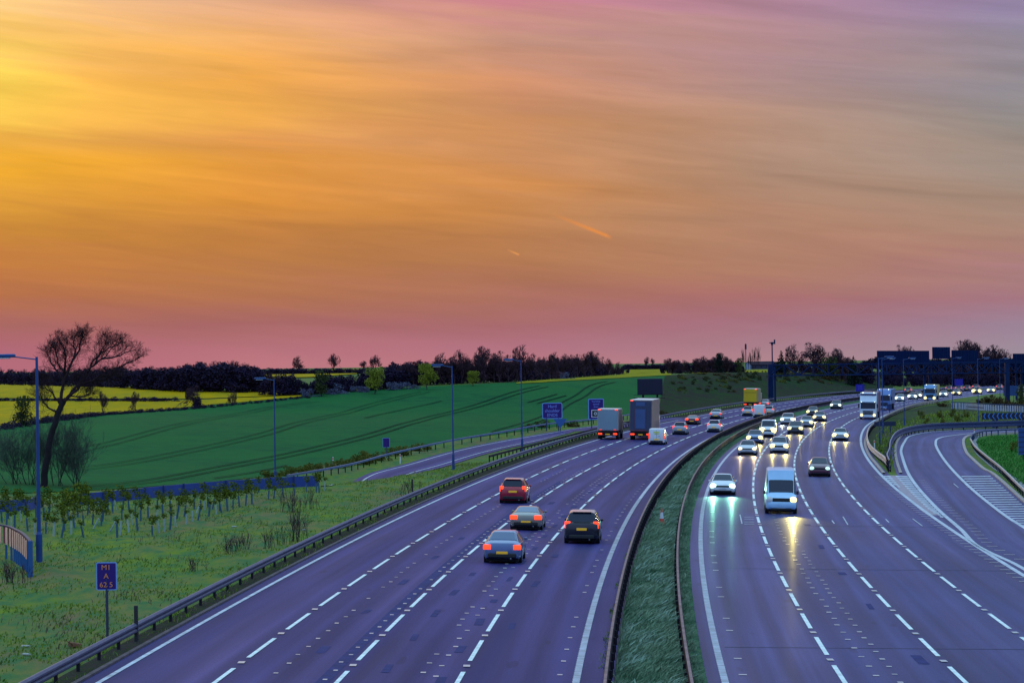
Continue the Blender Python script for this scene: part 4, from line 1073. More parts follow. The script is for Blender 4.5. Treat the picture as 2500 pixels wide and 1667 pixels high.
# trees behind the gantry
for x in range(2095, 2540, 9):
    t = np.interp(x, [2095, 2120, 2300, 2340, 2400, 2480, 2540], [884, 872, 872, 868, 870, 874, 874]) + random.uniform(-4, 6)
    plant('scrub', x, t, 938, 'dark scrubby tree massed behind the big sign gantry', 'tree', 'dark trees behind the sign gantry', random.uniform(.8, 1.1), Z=900)
for x, y in [(x, 946) for x in range(2110, 2540, 16)] + [(x + random.uniform(-6, 6), y) for y in (908, 920, 932, 943) for x in range(2165, 2480, 12)]:
    plant('scrub', x, y - 26 + random.uniform(-8, 8), y, 'dark bush lining the far side of the motorway behind the gantry', 'bush', 'dark bushes behind the far traffic', 1.0, Z=840 if y == 946 else None)
for x, t, w in ((2200, 838, 1.0), (2222, 842, .8), (2345, 826, .85), (2368, 822, .9), (2388, 832, .9), (2408, 846, .7), (2430, 836, .9), (2452, 846, .8)):
    plant('bare', x, t, 935, 'tall bare tree rising over the sign gantry panels', 'tree', 'bare trees above the sign gantry', w * .75, Z=880)
for x, t in ((2352, 838), (2378, 836), (2402, 850), (2440, 852)):
    plant('scrub', x, t, 935, 'dark twiggy tree thickening the crowns over the sign gantry', 'tree', 'dense trees above the sign gantry', .55, Z=890)
# banks and roadside growth
for i in range(110):
    x = random.uniform(1632, 2075); y = random.uniform(914, 962) if x < 1790 else random.uniform(913, 936)
    plant(random.choice(('brown', 'olive', 'olive', 'road')), x, y - random.uniform(5, 12), y + 2, 'scrubby bush on the embankment beside the far bend', 'bush', 'scrub on the embankment', random.uniform(1.0, 1.6))
for x, t, b in ((690, 1148, 1162), (715, 1142, 1156), (762, 1133, 1150), (790, 1128, 1146), (818, 1124, 1141), (845, 1117, 1138), (872, 1113, 1133), (890, 1105, 1128), (925, 1102, 1122), (968, 1095, 1112), (985, 1092, 1110), (1028, 1081, 1098), (660, 1153, 1168), (745, 1139, 1153)):
    for q in (-9, 7): plant('road', x + q, t - 5 - random.uniform(0, 5), b + random.uniform(-2, 3), 'rough yellow-green bush along the foot of the field behind the slip road', 'bush', 'bushes behind the slip road barrier', random.uniform(.7, 1.0))
for x, t, b in ((1322, 1020, 1044), (1394, 1022, 1042), (1290, 1030, 1046), (1410, 1030, 1042), (1605, 996, 1016), (1620, 1000, 1014)):
    plant('brown', x, t, b, 'small orange-brown bush behind the barrier near the blue signs', 'bush', 'brown bushes near the blue signs', .7)
for x, t, b in ((2300, 974, 993), (2418, 958, 984), (2440, 962, 992), (2395, 968, 986), (2470, 975, 1002), (2500, 970, 1005), (2455, 966, 996)):
    plant('brown', x, t, b, 'rusty brown bush beside the pale slatted fence', 'bush', 'brown bushes by the pale fence', .8)
for x, t, b in ((2492, 935, 1000), (2520, 930, 1000)): plant('olive', x, t, b, 'olive bush at the right edge behind the blue sign', 'bush', 'olive bushes at the right edge', .5)
plant('olive', 2155, 918, 952, 'dull green bushy tree under the gantry by the lane sign', wide=1.4, Z=800)
plant('olive', 2190, 922, 952, 'second dull green bushy tree under the gantry, nearer the far lorry', wide=1.4, Z=810)

# the great leaning bare tree on the left
def big_tree():
    rng = np.random.default_rng(5); X, Z = G(108, 1214); Z = Z + 12; X, Z = XZ(104, Z, 1200); s = Z / F
    root = empty('bare_tree', upright(X, Z, 0, -.3)); tag(root, 'great leaning bare tree at the left behind the blue wall and the nearest lamp', 'tree')
    P = lambda px, py: np.array([(px - 104) * s, 0, (1212 - py) * s + .3])
    tr, cr = TB(), TB()
    def limb(pts, r0, r1, t, yj=0.5, k=8):
        q = np.array([P(*p) for p in pts]); q[1:, 1] += np.cumsum(rng.normal(0, yj * .3, len(q) - 1)); qq = []
        for i in range(len(q) - 1):
            for u in np.linspace(0, 1, 4, endpoint=False): qq.append(q[i] + (q[i + 1] - q[i]) * u + (rng.normal(0, .05, 3) if u else 0))
        qq.append(q[-1]); qq = np.array(qq); t.tube(qq, np.linspace(r0, r1, len(qq)), k); return qq
    limbs = []
    main = limb([(104, 1214), (112, 1150), (126, 1085), (146, 1025), (158, 1003)], .31, .23, tr, .3, 10)
    limbs.append(limb([(146, 1025), (155, 965), (158, 930), (164, 895), (158, 870), (148, 845)], .15, .03, cr))
    limbs.append(limb([(156, 960), (176, 912), (196, 878), (200, 858), (214, 835)], .12, .025, cr))
    limbs.append(limb([(158, 1003), (186, 968), (215, 930), (250, 900), (285, 868)], .15, .025, cr))
    limbs.append(limb([(160, 1000), (196, 965), (236, 948), (280, 930), (322, 908), (348, 895)], .14, .02, cr))
    limbs.append(limb([(215, 930), (240, 895), (256, 868), (262, 845)], .08, .02, cr))
    limbs.append(limb([(155, 950), (140, 925), (128, 905), (118, 880)], .10, .03, cr))
    limbs.append(limb([(250, 900), (285, 895), (330, 880)], .09, .03, cr))
    limbs.append(limb([(142, 1030), (125, 1020), (108, 1003), (95, 985)], .09, .03, cr))
    limbs.append(limb([(158, 995), (180, 990), (205, 992), (222, 985)], .08, .03, cr))
    limbs.append(limb([(180, 905), (186, 880), (182, 858), (190, 842)], .07, .02, cr)); limbs.append(limb([(232, 914), (246, 890), (270, 872), (300, 862)], .08, .02, cr)); limbs.append(limb([(158, 930), (142, 908), (140, 885), (130, 868)], .08, .02, cr)); limbs.append(limb([(200, 960), (235, 958), (262, 948), (300, 940)], .07, .02, cr))
    limbs.append(limb([(150, 1015), (132, 985), (112, 968), (95, 955)], .09, .03, cr))
    for q in limbs:
        for j in range(3, len(q), 1):
            for c in range(2):
                d = q[j] - q[j - 1]; d /= np.linalg.norm(d); ax = rng.normal(0, 1, 3); ax -= ax.dot(d) * d; ax /= np.linalg.norm(ax)
                a = rng.uniform(.35, .85); nd = d * math.cos(a) + ax * math.sin(a) * np.array([1, .8, 1]); nd[2] += .25; nd /= np.linalg.norm(nd)
                grow(rng, cr, cr, q[j], nd, (1.25 - .85 * j / len(q)) * rng.uniform(.7, 1.15), .020, 1, 4, .62, .14, (5, 4, 4, 3), .22, (5, 4, 3, 3, 3), .0052, (.55, .8))
    tr.mesh('trunk', BARK_N, root); cr.mesh('crown', TWIG_N, root)
    # thicket of suckers round the foot: separate bushes
    for px, by, h, seed, lab in ((40, 1216, 190, 71, 'pale twiggy thicket left of the great leaning tree'), (140, 1212, 200, 72, 'pale twiggy thicket right of the great leaning tree, spreading over the field'), (190, 1210, 150, 73, 'fan of thin stems right of the great tree foot'), (75, 1215, 150, 74, 'thin twiggy growth at the foot of the great tree')):
        X2, Z2 = XZ(px, Z + 3, by); rr = np.random.default_rng(seed); t2, c2 = TB(), TB(); r2 = empty('twiggy_bush', upright(X2, Z2, 0, -.3)); tag(r2, lab, 'bush')
        hh = h * Z2 / F
        for k in range(9):
            a = rr.uniform(0, 6.28); ti = rr.uniform(.1, .75); grow(rr, t2, c2, (rr.normal(0, .3), rr.normal(0, .3), 0), (math.cos(a) * ti, math.sin(a) * ti, 1), hh * rr.uniform(.40, .58), .028, 0, 4, .5, .16, (8, 5, 4, 3), .16, (4, 3, 3, 3, 3), .0045, (.4, .65))
        t2.mesh('stem', BARK_N, r2); c2.mesh('twigs', mat('pale_twigs', (.055, .062, .055), rough=1, var=.3, scale=1), r2)
big_tree()

# ================================================================== SAPLINGS IN TREE GUARDS
TUBE = mat('tree_guard_blue', (.028, .085, .15), rough=.5, var=.15, scale=3); TUBE_W = mat('tree_guard_pale', (.26, .33, .31), rough=.5, var=.15, scale=3)
def sapling_proto(seed, crown, m, tube=True, h=1.15):
    rng = np.random.default_rng(seed); root = empty('sapling')
    if tube: MB().cyl((0, 0, h * .5 - .1), .09, h + .2, n=9).build('tree_guard', m, root, 40)
    t = TB(); t.tube([(0, 0, -.05), (.02, 0, h), (.05, .02, h + .55 * crown)], [.028, .022, .012], 5); t.mesh('stem', BARK, root)
    if crown:
        c = crown; bl = [(rng.normal(0, .22) * c, rng.normal(0, .22) * c, h + rng.uniform(.1, .95) * c, .30 * c, .30 * c, .24 * c) for k in range(9)]
        V, Fc = leaf_cloud(rng, bl, int(230 * c), .095 * math.sqrt(c)); mesh_np('leaves', V, Fc, LEAF_S, root)
    return root
SP = [sapling_proto(81, 1.0, TUBE), sapling_proto(82, 1.35, TUBE), sapling_proto(83, .55, TUBE), sapling_proto(84, .55, TUBE_W), sapling_proto(85, 0, TUBE_W), sapling_proto(86, 1.8, TUBE), sapling_proto(87, .8, TUBE_W)]
SPL = ['young leafy sapling in a blue-grey tree guard on the grass slope', 'bushy sapling spreading above its blue-grey guard on the grass slope', 'short sapling barely showing above its blue-grey guard', 'short sapling in a pale green guard on the grass slope', 'pale empty tree guard on the grass slope', 'large bushy sapling standing over the blue wall behind the guards', 'leafy sapling in a pale green guard on the grass slope']
SPG = ['leafy saplings', 'bushy saplings', 'short saplings', 'short saplings in pale guards', 'empty pale guards', 'large saplings', 'leafy saplings in pale guards']
sused = set()
def sapling(px, base, v, tilt=None):
    o = SP[v] if v not in sused else copy_tree(SP[v]); sused.add(v)
    X, Z = G(px, base); o.location = Wv(X, Z); k = random.uniform(.50, .66)
    o.rotation_euler = (random.gauss(0, .05), random.gauss(0, .09) if tilt is None else tilt, random.uniform(-.5, .5)); o.scale = (k, k, k)
    tag(o, SPL[v], 'sapling', SPG[v])
for px, b, v in ((10, 1247, 0), (16, 1283, 2), (28, 1286, 3), (36, 1289, 2), (68, 1296, 0), (84, 1304, 3), (112, 1302, 0), (131, 1308, 6), (150, 1312, 2), (158, 1296, 0), (174, 1304, 3), (182, 1288, 5), (204, 1312, 2), (205, 1283, 5), (226, 1280, 1), (247, 1283, 1), (250, 1272, 0),
                  (286, 1312, 2), (293, 1306, 4), (297, 1268, 2), (314, 1298, 3), (322, 1281, 3), (336, 1296, 2), (344, 1271, 0), (372, 1309, 0), (382, 1272, 3), (388, 1301, 3), (401, 1297, 3), (415, 1293, 2), (429, 1287, 4), (455, 1279, 3), (470, 1272, 4), (483, 1270, 2), (510, 1260, 2), (528, 1255, 3), (541, 1251, 2), (556, 1247, 0),
                  (362, 1265, 0), (384, 1243, 0), (398, 1259, 0), (416, 1248, 0), (417, 1265, 2), (432, 1265, 0), (436, 1249, 2), (450, 1262, 1), (474, 1243, 0), (490, 1244, 0), (500, 1245, 3), (508, 1238, 1), (519, 1242, 0), (536, 1247, 1), (555, 1245, 1), (569, 1243, 0), (585, 1238, 1), (600, 1234, 0), (615, 1231, 1),
                  (655, 1219, 1), (668, 1219, 2), (692, 1214, 1), (720, 1209, 2), (748, 1200, 0), (772, 1203, 0), (780, 1203, 0), (792, 1197, 3), (630, 1201, 0),
                  (38, 1252, 0), (60, 1256, 1), (52, 1272, 3), (88, 1262, 0), (108, 1270, 1), (120, 1254, 1), (140, 1262, 6), (152, 1250, 0), (168, 1270, 1), (190, 1262, 5), (214, 1258, 1), (238, 1252, 3), (246, 1248, 4), (256, 1250, 2), (275, 1252, 0), (300, 1246, 1), (316, 1250, 0), (330, 1258, 2), (345, 1244, 1), (283, 1244, 4), (264, 1246, 0), (20, 1266, 1), (5, 1275, 0)):
    sapling(px, b, v)
sapling(228, 1290, 4, .5); sapling(268, 1298, 4, .55); sapling(480, 1251, 4, .4)

# ================================================================== VERGE LITTER AND SMALL THINGS
def small(name, px, py, build, label, cat, ang=0.):
    X, Z = G(px, py); root = build(); root.name = name; root.matrix_world = upright(X, Z, ang); tag(root, label, cat); return root
CARD = mat('wet_cardboard', (.20, .09, .05), rough=.9, var=.3, scale=6); WHP = mat('white_plastic_litter', (.36, .36, .33), rough=.5, var=.1, scale=8)
small('cardboard_box', 183, 1580, lambda: MB().box((0, 0, .09), (.42, .3, .16), .02, Matrix.Rotation(.2, 3, 'Y')).box((-.2, -.1, .18), (.2, .26, .02), 0, Matrix.Rotation(.6, 3, 'Y')).build('cardboard_box', CARD), 'torn brown cardboard box lying in the grass near the barrier', 'litter', .5)
def bottle():
    return MB().cyl((0, 0, .05), .042, .22, 'X', 10).cyl((.135, 0, .05), .02, .06, 'X', 8).cyl((-.115, 0, .05), .036, .03, 'X', 8).build('plastic_bottle', WHP, None, 40)
small('plastic_bottle', 62, 1580, bottle, 'white plastic bottle in the grass left of the cardboard box', 'litter', .2)
small('plastic_bottle', 64, 1600, bottle, 'white plastic bottle in the grass nearest the bottom left corner', 'litter', -.4)
small('plastic_bottle', 571, 1287, bottle, 'pale bottle lying on the grass slope right of the saplings', 'litter', .1)
small('plastic_bottle', 742, 1295, bottle, 'white scrap lying near the dead stalks by the barrier', 'litter', 1.)
def cone_():
    root = empty('traffic_cone'); R_ = mat('cone_red', (.55, .06, .04), rough=.5); Wm = mat('cone_white', (.5, .52, .6), rough=.4)
    MB().box((0, 0, .03), (.42, .42, .06), .015).build('base', R_, root); MB().cyl((0, 0, .24), .16, .38, n=16, r2=.115).cyl((0, 0, .90), .062, .24, n=16, r2=.03).build('cone', R_, root, 40); MB().cyl((0, 0, .605), .117, .36, n=16, r2=.062).build('sleeve', Wm, root, 40); return root
small('traffic_cone', 1616, 1283, cone_, 'red and white traffic cone standing in the central reserve grass', 'traffic cone')
def reflector():
    root = empty('verge_post'); MB().box((0, 0, .5), (.12, .05, 1.0), .01).build('post', mat('verge_post_white', (.6, .6, .62), rough=.5), root); MB().box((0, -.03, .85), (.10, .02, .16)).build('reflector', mat('red_reflector', (.6, .05, .04), rough=.3), root); return root
for px, py, lb in ((976, 1132, 'white verge post with red reflector between slip road and barrier'), (812, 1140, 'pale verge post behind the slip road barrier by the bushes'), (2135, 1098, 'small white verge post on the grass nose'), (2379, 1066, 'pale verge post on the far kerb of the loop')):
    small('verge_post', px, py, reflector, lb, 'verge post')
small('timber_stake', 333, 1566, lambda: MB().box((0, 0, .6), (.13, .13, 1.3), .015).build('timber_stake', mat('stake_wood', (.03, .025, .03), rough=.9)), 'short dark stake standing behind the barrier right of the marker sign', 'stake')
small('timber_stake', 1007, 1210, lambda: MB().box((0, 0, .55), (.12, .12, 1.2), .015).build('timber_stake', _M['stake_wood']), 'short dark stake behind the barrier near the slip road wedge', 'stake')
def stalks(seed, h=1.5, n=10):
    def f():
        rng = np.random.default_rng(seed); t, c = TB(), TB(); root = empty('dead_stalks')
        for i in range(n): grow(rng, t, c, (rng.normal(0, .25), rng.normal(0, .25), 0), (rng.normal(0, .12), rng.normal(0, .12), 1), h * rng.uniform(.5, 1), .014, 0, 2, .5, .2, (4, 2), .1, (3, 3, 3), .006)
        t.mesh('stem', BARK, root); c.mesh('twigs', TWIG, root); return root
    return f
for i, (px, py, h) in enumerate(((722, 1322, 1.0), (730, 1320, .9), (700, 1252, .9), (718, 1250, .7), (755, 1243, .7), (660, 1338, .6), (690, 1330, .5), (998, 1213, .7), (25, 1422, .55), (38, 1424, .5), (560, 1352, .5), (580, 1345, .45), (600, 1340, .5), (470, 1395, .4))):
    o = small('dead_stalks', px, py, stalks(200 + i, h), 'tuft of dark dead weed stalks on the grass verge', 'weed'); o['group'] = 'dead weed stalks on the verge'

# ================================================================== VEHICLES
GLASS = mat('dark_window_glass', (.006, .012, .035), rough=.08, spec=.35)
GLASS_B = mat('sky_lit_glass', (.03, .07, .16), rough=.08, spec=.8)  # sky light put into the glass as a paler blue base
RUB = mat('tyre_rubber', (.012, .012, .014), rough=.85, var=.2, scale=8)
RIM = mat('alloy_rim', (.30, .30, .33), rough=.35, metal=.7)
PLAS = mat('black_trim', (.012, .012, .016), rough=.6)
UNDER = mat('underbody_black', (.006, .006, .008), rough=.9)
PLATE_Y = mat('rear_plate_yellow', (.75, .42, .02), rough=.4, emit=(1, .5, .03), es=.12)  # faint emission makes the plate glow, though it holds no lamp
PLATE_W = mat('front_plate_white', (.5, .55, .7), rough=.4)
TAIL = mat('tail_lamp_lit', (.5, .02, .01), rough=.3, emit=(1, .052, .012), es=2.1)
TAIL_D = mat('tail_lamp_dim', (.4, .02, .02), rough=.25, emit=(1, .05, .02), es=.9)
def head_mat(kind):
    c, s = {'teal': ((.55, 1, .80), 2.6), 'warm': ((1, .82, .20), 2.0), 'white': ((.86, 1, .78), 1.9), 'green': ((.45, 1, .75), 1.3), 'soft': ((1, .75, .32), 1.8), 'off': ((.2, .3, .5), .02)}[kind]
    return mat('headlamp_' + kind, (.6, .6, .6), rough=.2, emit=c, es=s), c
def paint(name, col, rough=.28, metal=.25, coat=.7): return mat('car_paint_' + name, col, rough=rough, metal=metal, spec=.5, coat=coat, var=.06, scale=2)

def loft(sts, name, m, parent):
    """sts: (y, half width, z bottom, z belt, z top, half width at top) -> body mesh and section points"""
    secs = []
    for y, w, zb, zbelt, zt, wt in sts:
        zt = max(zt, zbelt + .012); r = min(.07, (zt - zbelt) * .45)
        half = [(w * .90, zb), (w * .985, zb + .10), (w, zb + (zbelt - zb) * .55), (w * .975, zbelt), (wt + (w * .975 - wt) * r / (zt - zbelt) * .5, zt - r), (wt * .86, zt - r * .12), (wt * .4, zt)]
        pts = [(-x, y, z) for x, z in half] + [(x, y, z) for x, z in reversed(half)]
        secs.append(pts)
    n = len(secs[0]); V = [p for s in secs for p in s]; Fc = []
    for i in range(len(secs) - 1):
        for k in range(n):
            k2 = (k + 1) % n
            Fc.append((i * n + k, i * n + k2, (i + 1) * n + k2, (i + 1) * n + k))
    Fc.append(tuple(range(n))[::-1]); Fc.append(tuple((len(secs) - 1) * n + k for k in range(n)))
    me = bpy.data.meshes.new(name); me.from_pydata(V, [], Fc)
    b = bmesh.new(); b.from_mesh(me); bmesh.ops.recalc_face_normals(b, faces=b.faces); b.to_mesh(me); b.free()
    me.polygons.foreach_set('use_smooth', np.ones(len(me.polygons), bool)); me.set_sharp_from_angle(angle=math.radians(32))
    linkmesh(name, me, m, parent); return secs
def pane(mb, quad, inset=.06, out=.014, flip=False):
    q = [Vector(p) for p in quad]; c = sum(q, Vector()) / 4
    nrm = (q[2] - q[0]).cross(q[3] - q[1]).normalized()
    if nrm.dot(c - Vector((0, c.y * .7, .75))) < 0: nrm = -nrm
    qq = []
    for i, p in enumerate(q):
        a = (q[i - 1] - p); b = (q[(i + 1) % 4] - p)
        qq.append(p + (a.normalized() + b.normalized()) * min(inset, .35 * min(a.length, b.length)) + nrm * out)
    mb.slab(qq, -nrm * .02)
SPEC = {
 # rear -> front
 'sedan': dict(L=4.65, st=[(-2.32, .70, .40, .72, .80, .56), (-2.27, .80, .30, .84, .96, .62), (-2.10, .86, .24, .90, 1.02, .66), (-1.72, .89, .22, .93, 1.06, .70), (-.98, .90, .20, .95, 1.40, .555), (-.30, .905, .20, .94, 1.445, .57), (.38, .90, .20, .92, 1.42, .565), (1.22, .89, .20, .90, 1.00, .70), (1.80, .88, .20, .82, .90, .68), (2.14, .84, .24, .72, .78, .62), (2.28, .76, .30, .60, .66, .56), (2.32, .68, .36, .55, .60, .5)], rw=(3, 4), ws=(6, 7), wheels=(-1.38, 1.42), wr=.325, tail=(.71, .78, .30, .15, -2.24), head=(.66, .66, .30, .15, 2.16)),
 'hatch': dict(L=4.05, st=[(-2.02, .70, .40, .78, .86, .60), (-1.97, .80, .28, .92, 1.02, .62), (-1.86, .85, .22, .96, 1.06, .64), (-1.40, .875, .20, .98, 1.46, .56), (-.60, .88, .20, .97, 1.52, .585), (.10, .88, .20, .95, 1.50, .58), (1.08, .87, .20, .93, 1.04, .69), (1.60, .86, .20, .85, .93, .66), (1.88, .82, .24, .74, .80, .6), (2.0, .74, .30, .62, .67, .54), (2.03, .66, .36, .56, .60, .5)], rw=(2, 3), ws=(5, 6), wheels=(-1.25, 1.28), wr=.315, tail=(.70, .90, .20, .26, -1.88), head=(.63, .70, .28, .18, 1.87)),
 'mpv': dict(L=4.2, st=[(-2.10, .70, .42, .82, .92, .62), (-2.05, .81, .28, .98, 1.06, .66), (-1.98, .86, .22, 1.02, 1.10, .68), (-1.70, .88, .20, 1.04, 1.58, .60), (-.70, .89, .20, 1.03, 1.645, .62), (.20, .89, .20, 1.0, 1.60, .61), (1.25, .88, .20, .97, 1.08, .71), (1.70, .87, .20, .90, .98, .68), (1.98, .83, .24, .78, .84, .62), (2.08, .75, .30, .64, .69, .55), (2.11, .67, .36, .58, .62, .5)], rw=(2, 3), ws=(5, 6), wheels=(-1.30, 1.32), wr=.32, tail=(.73, .98, .20, .24, -1.98), head=(.64, .74, .30, .19, 1.95)),
 'suv': dict(L=4.5, st=[(-2.24, .72, .46, .88, .96, .64), (-2.20, .85, .34, 1.04, 1.12, .70), (-2.10, .91, .27, 1.08, 1.16, .73), (-1.78, .93, .25, 1.10, 1.66, .66), (-.80, .94, .25, 1.08, 1.735, .68), (.20, .94, .25, 1.06, 1.70, .67), (1.20, .93, .25, 1.03, 1.16, .77), (1.75, .92, .25, .98, 1.06, .74), (2.08, .88, .29, .86, .93, .68), (2.22, .80, .35, .70, .76, .6), (2.26, .72, .42, .62, .67, .55)], rw=(2, 3), ws=(5, 6), wheels=(-1.38, 1.40), wr=.37, tail=(.76, 1.02, .24, .24, -2.10), head=(.68, .82, .32, .18, 2.10)),
 'coupe': dict(L=4.4, st=[(-2.20, .70, .38, .68, .76, .58), (-2.15, .80, .28, .80, .88, .64), (-1.95, .87, .22, .85, .96, .66), (-1.60, .89, .20, .87, 1.02, .68), (-.70, .90, .18, .88, 1.27, .54), (-.20, .90, .18, .87, 1.30, .55), (.30, .90, .18, .86, 1.27, .545), (1.25, .89, .18, .84, .92, .70), (1.75, .87, .18, .76, .82, .66), (2.05, .82, .22, .66, .72, .6), (2.17, .74, .28, .56, .60, .53), (2.20, .66, .34, .50, .54, .5)], rw=(3, 4), ws=(6, 7), wheels=(-1.30, 1.35), wr=.32, tail=(.68, .76, .34, .16, -2.14), head=(.64, .62, .30, .14, 2.05)),
 'van': dict(L=4.5, st=[(-2.25, .80, .40, 1.0, 1.70, .72), (-2.22, .86, .30, 1.05, 1.78, .76), (-2.1, .875, .24, 1.06, 1.82, .78), (-.6, .88, .22, 1.06, 1.84, .78), (.20, .88, .22, 1.05, 1.80, .76), (.55, .88, .22, 1.04, 1.76, .73), (1.45, .87, .22, 1.0, 1.12, .72), (1.85, .85, .22, .90, .98, .68), (2.12, .82, .26, .78, .84, .62), (2.22, .74, .32, .64, .69, .55), (2.25, .66, .38, .58, .62, .5)], rw=None, ws=(5, 6), wheels=(-1.35, 1.38), wr=.32, tail=(.79, 1.0, .12, .42, -2.20), head=(.65, .76, .28, .2, 2.08)),
 'bigvan': dict(L=5.9, st=[(-2.95, .92, .44, 1.3, 2.62, .80), (-2.92, .97, .34, 1.3, 2.70, .84), (-2.7, .985, .28, 1.3, 2.74, .86), (.2, .99, .28, 1.3, 2.74, .86), (.95, .99, .28, 1.28, 2.68, .82), (1.22, .985, .28, 1.26, 2.12, .80), (2.02, .98, .28, 1.18, 1.30, .76), (2.55, .95, .30, 1.06, 1.14, .70), (2.84, .90, .34, .90, .96, .62), (2.93, .82, .40, .72, .77, .56), (2.96, .74, .46, .66, .70, .5)], rw=None, ws=(5, 6), wheels=(-1.75, 1.92), wr=.34, tail=(.92, 1.2, .12, .55, -2.90), head=(.74, .92, .30, .27, 2.78)),
}
def screen(mb, A, B, out=.012, e=.05):
    """curved glass between two body sections, lying just over the body"""
    a = [Vector(p) for p in A[4:10]]; b = [Vector(p) for p in B[4:10]]
    a, b = [p.lerp(q, e) for p, q in zip(a, b)], [q.lerp(p, e) for p, q in zip(a, b)]
    for r in (a, b): r[0], r[-1] = r[0].lerp(r[1], .25), r[-1].lerp(r[-2], .25)
    n = (b[2] - a[2]).cross(a[3] - a[2]).normalized()
    if n.z < 0: n = -n
    top = [[mb.b.verts.new(p + n * out) for p in r] for r in (a, b)]; bot = [[mb.b.verts.new(p - n * .01) for p in r] for r in (a, b)]
    for i in range(5): mb.b.faces.new((top[0][i], top[0][i + 1], top[1][i + 1], top[1][i])); mb.b.faces.new((bot[0][i], bot[0][i + 1], bot[1][i + 1], bot[1][i]))
    for i in range(5):
        for k in (0, 1): mb.b.faces.new((top[k][i], top[k][i + 1], bot[k][i + 1], bot[k][i]))
    for i in (0, 5): mb.b.faces.new((top[0][i], top[1][i], bot[1][i], bot[0][i]))
def wheel(parent, x, y, r, w=.22):
    t = MB().cyl((0, 0, 0), r, w, 'X', 20).build('wheel', RUB, parent, 40); t.location = (x, y, r)
    s = 1 if x > 0 else -1
    MB().cyl((s * w * .5, 0, 0), r * .64, .03, 'X', 12).build('rim', RIM, t, 40); return t
def spot(parent, x, y, z, col, power, size=34, tilt=-3.5):
    l = bpy.data.lights.new('headlight_beam', 'SPOT'); l.energy = power; l.color = col; l.spot_size = math.radians(size); l.spot_blend = .8; l.shadow_soft_size = .08
    o = bpy.data.objects.new('headlight_beam', l); COL.objects.link(o); o.parent = parent; o.location = (x, y, z); o.rotation_euler = (math.radians(90 + tilt), 0, 0); return o
def car(name, typ, px, py, label, col, away=True, lamps='warm', cat='car', tint=None, sx=1, sy=1, sz=1, tail=TAIL, beam=0, glass=GLASS, tilt=0., both=True, detail=True, group=None, hs=1.0, roof=None):
    sp = SPEC[typ]; X, Z = G(px, py); tg = road_tangent(Z); tg /= np.linalg.norm(tg)
    if tilt: 
        c, s_ = math.cos(tilt), math.sin(tilt); tg = np.array([c * tg[0] + s_ * tg[1], -s_ * tg[0] + c * tg[1]])
    k = sp['L'] / 2 * sy - .25; X += tg[0] * k; Z += tg[1] * k
    root = empty(name, basis_on_road(X, Z, tg if away else -tg)); root.scale = (sx, sy, sz); tag(root, label, cat, group)
    pm = paint(col[0], *col[1:])
    secs = loft(sp['st'], 'body', pm, root); S = secs; L = sp['L']
    gl = glass
    if sp['rw']:
        a, b = sp['rw']; m = MB(); screen(m, S[a], S[b]); m.build('rear_window', gl, root)
    a, b = sp['ws']; m = MB(); screen(m, S[a], S[b]); m.build('windscreen', GLASS if away else gl, root)
    for sd, (i3, i4) in ((-1, (3, 4)), (1, (10, 9))):
        m = MB(); lo = sp['rw'][0] if sp['rw'] else a - 1
        for i in range(lo, b):
            q = [S[i][i3], S[i + 1][i3], S[i + 1][i4], S[i][i4]]
            if i == a: q[2] = tuple(Vector(S[i + 1][i3]).lerp(Vector(S[i + 1][i4]), .5))
            pane(m, q, .045, .010)
        m.build('side_window', GLASS, root)
    for y in sp['wheels']:
        w = np.interp(y, [s[0] for s in sp['st']], [s[1] for s in sp['st']])
        for sd in (-1, 1):
            wheel(root, sd * (w - .10), y, sp['wr'])
    if not detail: pass
    # lamps, drawn oversized to imitate their glow
    tx, tz, tw, th, ty = sp['tail']; hx, hz, hw, hh, hy = sp['head']
    hm, hc = head_mat(lamps); hs *= 1.25 if Z < 230 else 1.5
    if not away and not beam and Z < 480 and lamps != 'green': beam = 300
    for sd in (-1, 1):
        if away:
            t = MB().box((0, 0, 0), (tw * 1.25, .16, th * 1.5), .03, seg=2).build('tail_light', tail, root, 50); t.location = (sd * tx, ty, tz); t.rotation_euler = (0, 0, sd * .18)
            if detail: MB().box((sd * tx * .72, -L / 2 - .005, .42), (.18, .04, .06), .01).build('reflector', TAIL_D, root)
        else:
            lit = both or sd < 0
            t = MB().cyl((0, -.02, 0), .155 * hs, .12, 'Y', 16).cyl((0, .075, 0), .155 * hs, .07, 'Y', 16, .09 * hs).build('headlight', hm if lit else head_mat('off')[0], root, 60); t.location = (sd * hx, hy + .06, hz); t.scale = (1.2, 1, 1)
            MB().box((sd * hx, hy - .02, hz), (hw, .14, hh), .04, seg=2).build('headlight_housing', head_mat('off')[0], root, 50)
            if beam and lit: spot(t, 0, .14, 0, {'teal': (.30, 1, .62)}.get(lamps, hc), beam)
    if away:
        pz = tz - .26 if typ not in ('van', 'bigvan') else .62
        if typ == 'mpv' or typ == 'suv': pz = .80
        MB().box((0, -L / 2 - .012, pz), (.54, .03, .13), .008).build('number_plate', PLATE_Y, root)
        MB().box((0, -L / 2 + .05, .40), (1.36, .18, .22), .05).build('bumper_trim', PLAS, root)
        if typ in ('hatch', 'mpv', 'suv'): MB().box((0, sp['st'][3][0] - .02, sp['st'][3][4] + .01), (1.0, .22, .04), .015).build('spoiler', pm, root)
        MB().cyl((.42, -L / 2 + .02, .27), .035, .12, 'Y', 8).build('exhaust', RIM, root)
    else:
        MB().box((0, L / 2 - .03, .46), (.52, .05, .12), .008).build('number_plate', PLATE_W, root)
        MB().box((0, hy + .13 - (.0 if typ != 'bigvan' else .03), hz - .02), (hx * 2 - hw - .08, .10, hh * .9), .03).build('grille', PLAS, root)
        MB().box((0, L / 2 - .10, .33), (1.3, .2, .16), .04).build('bumper_intake', PLAS, root)
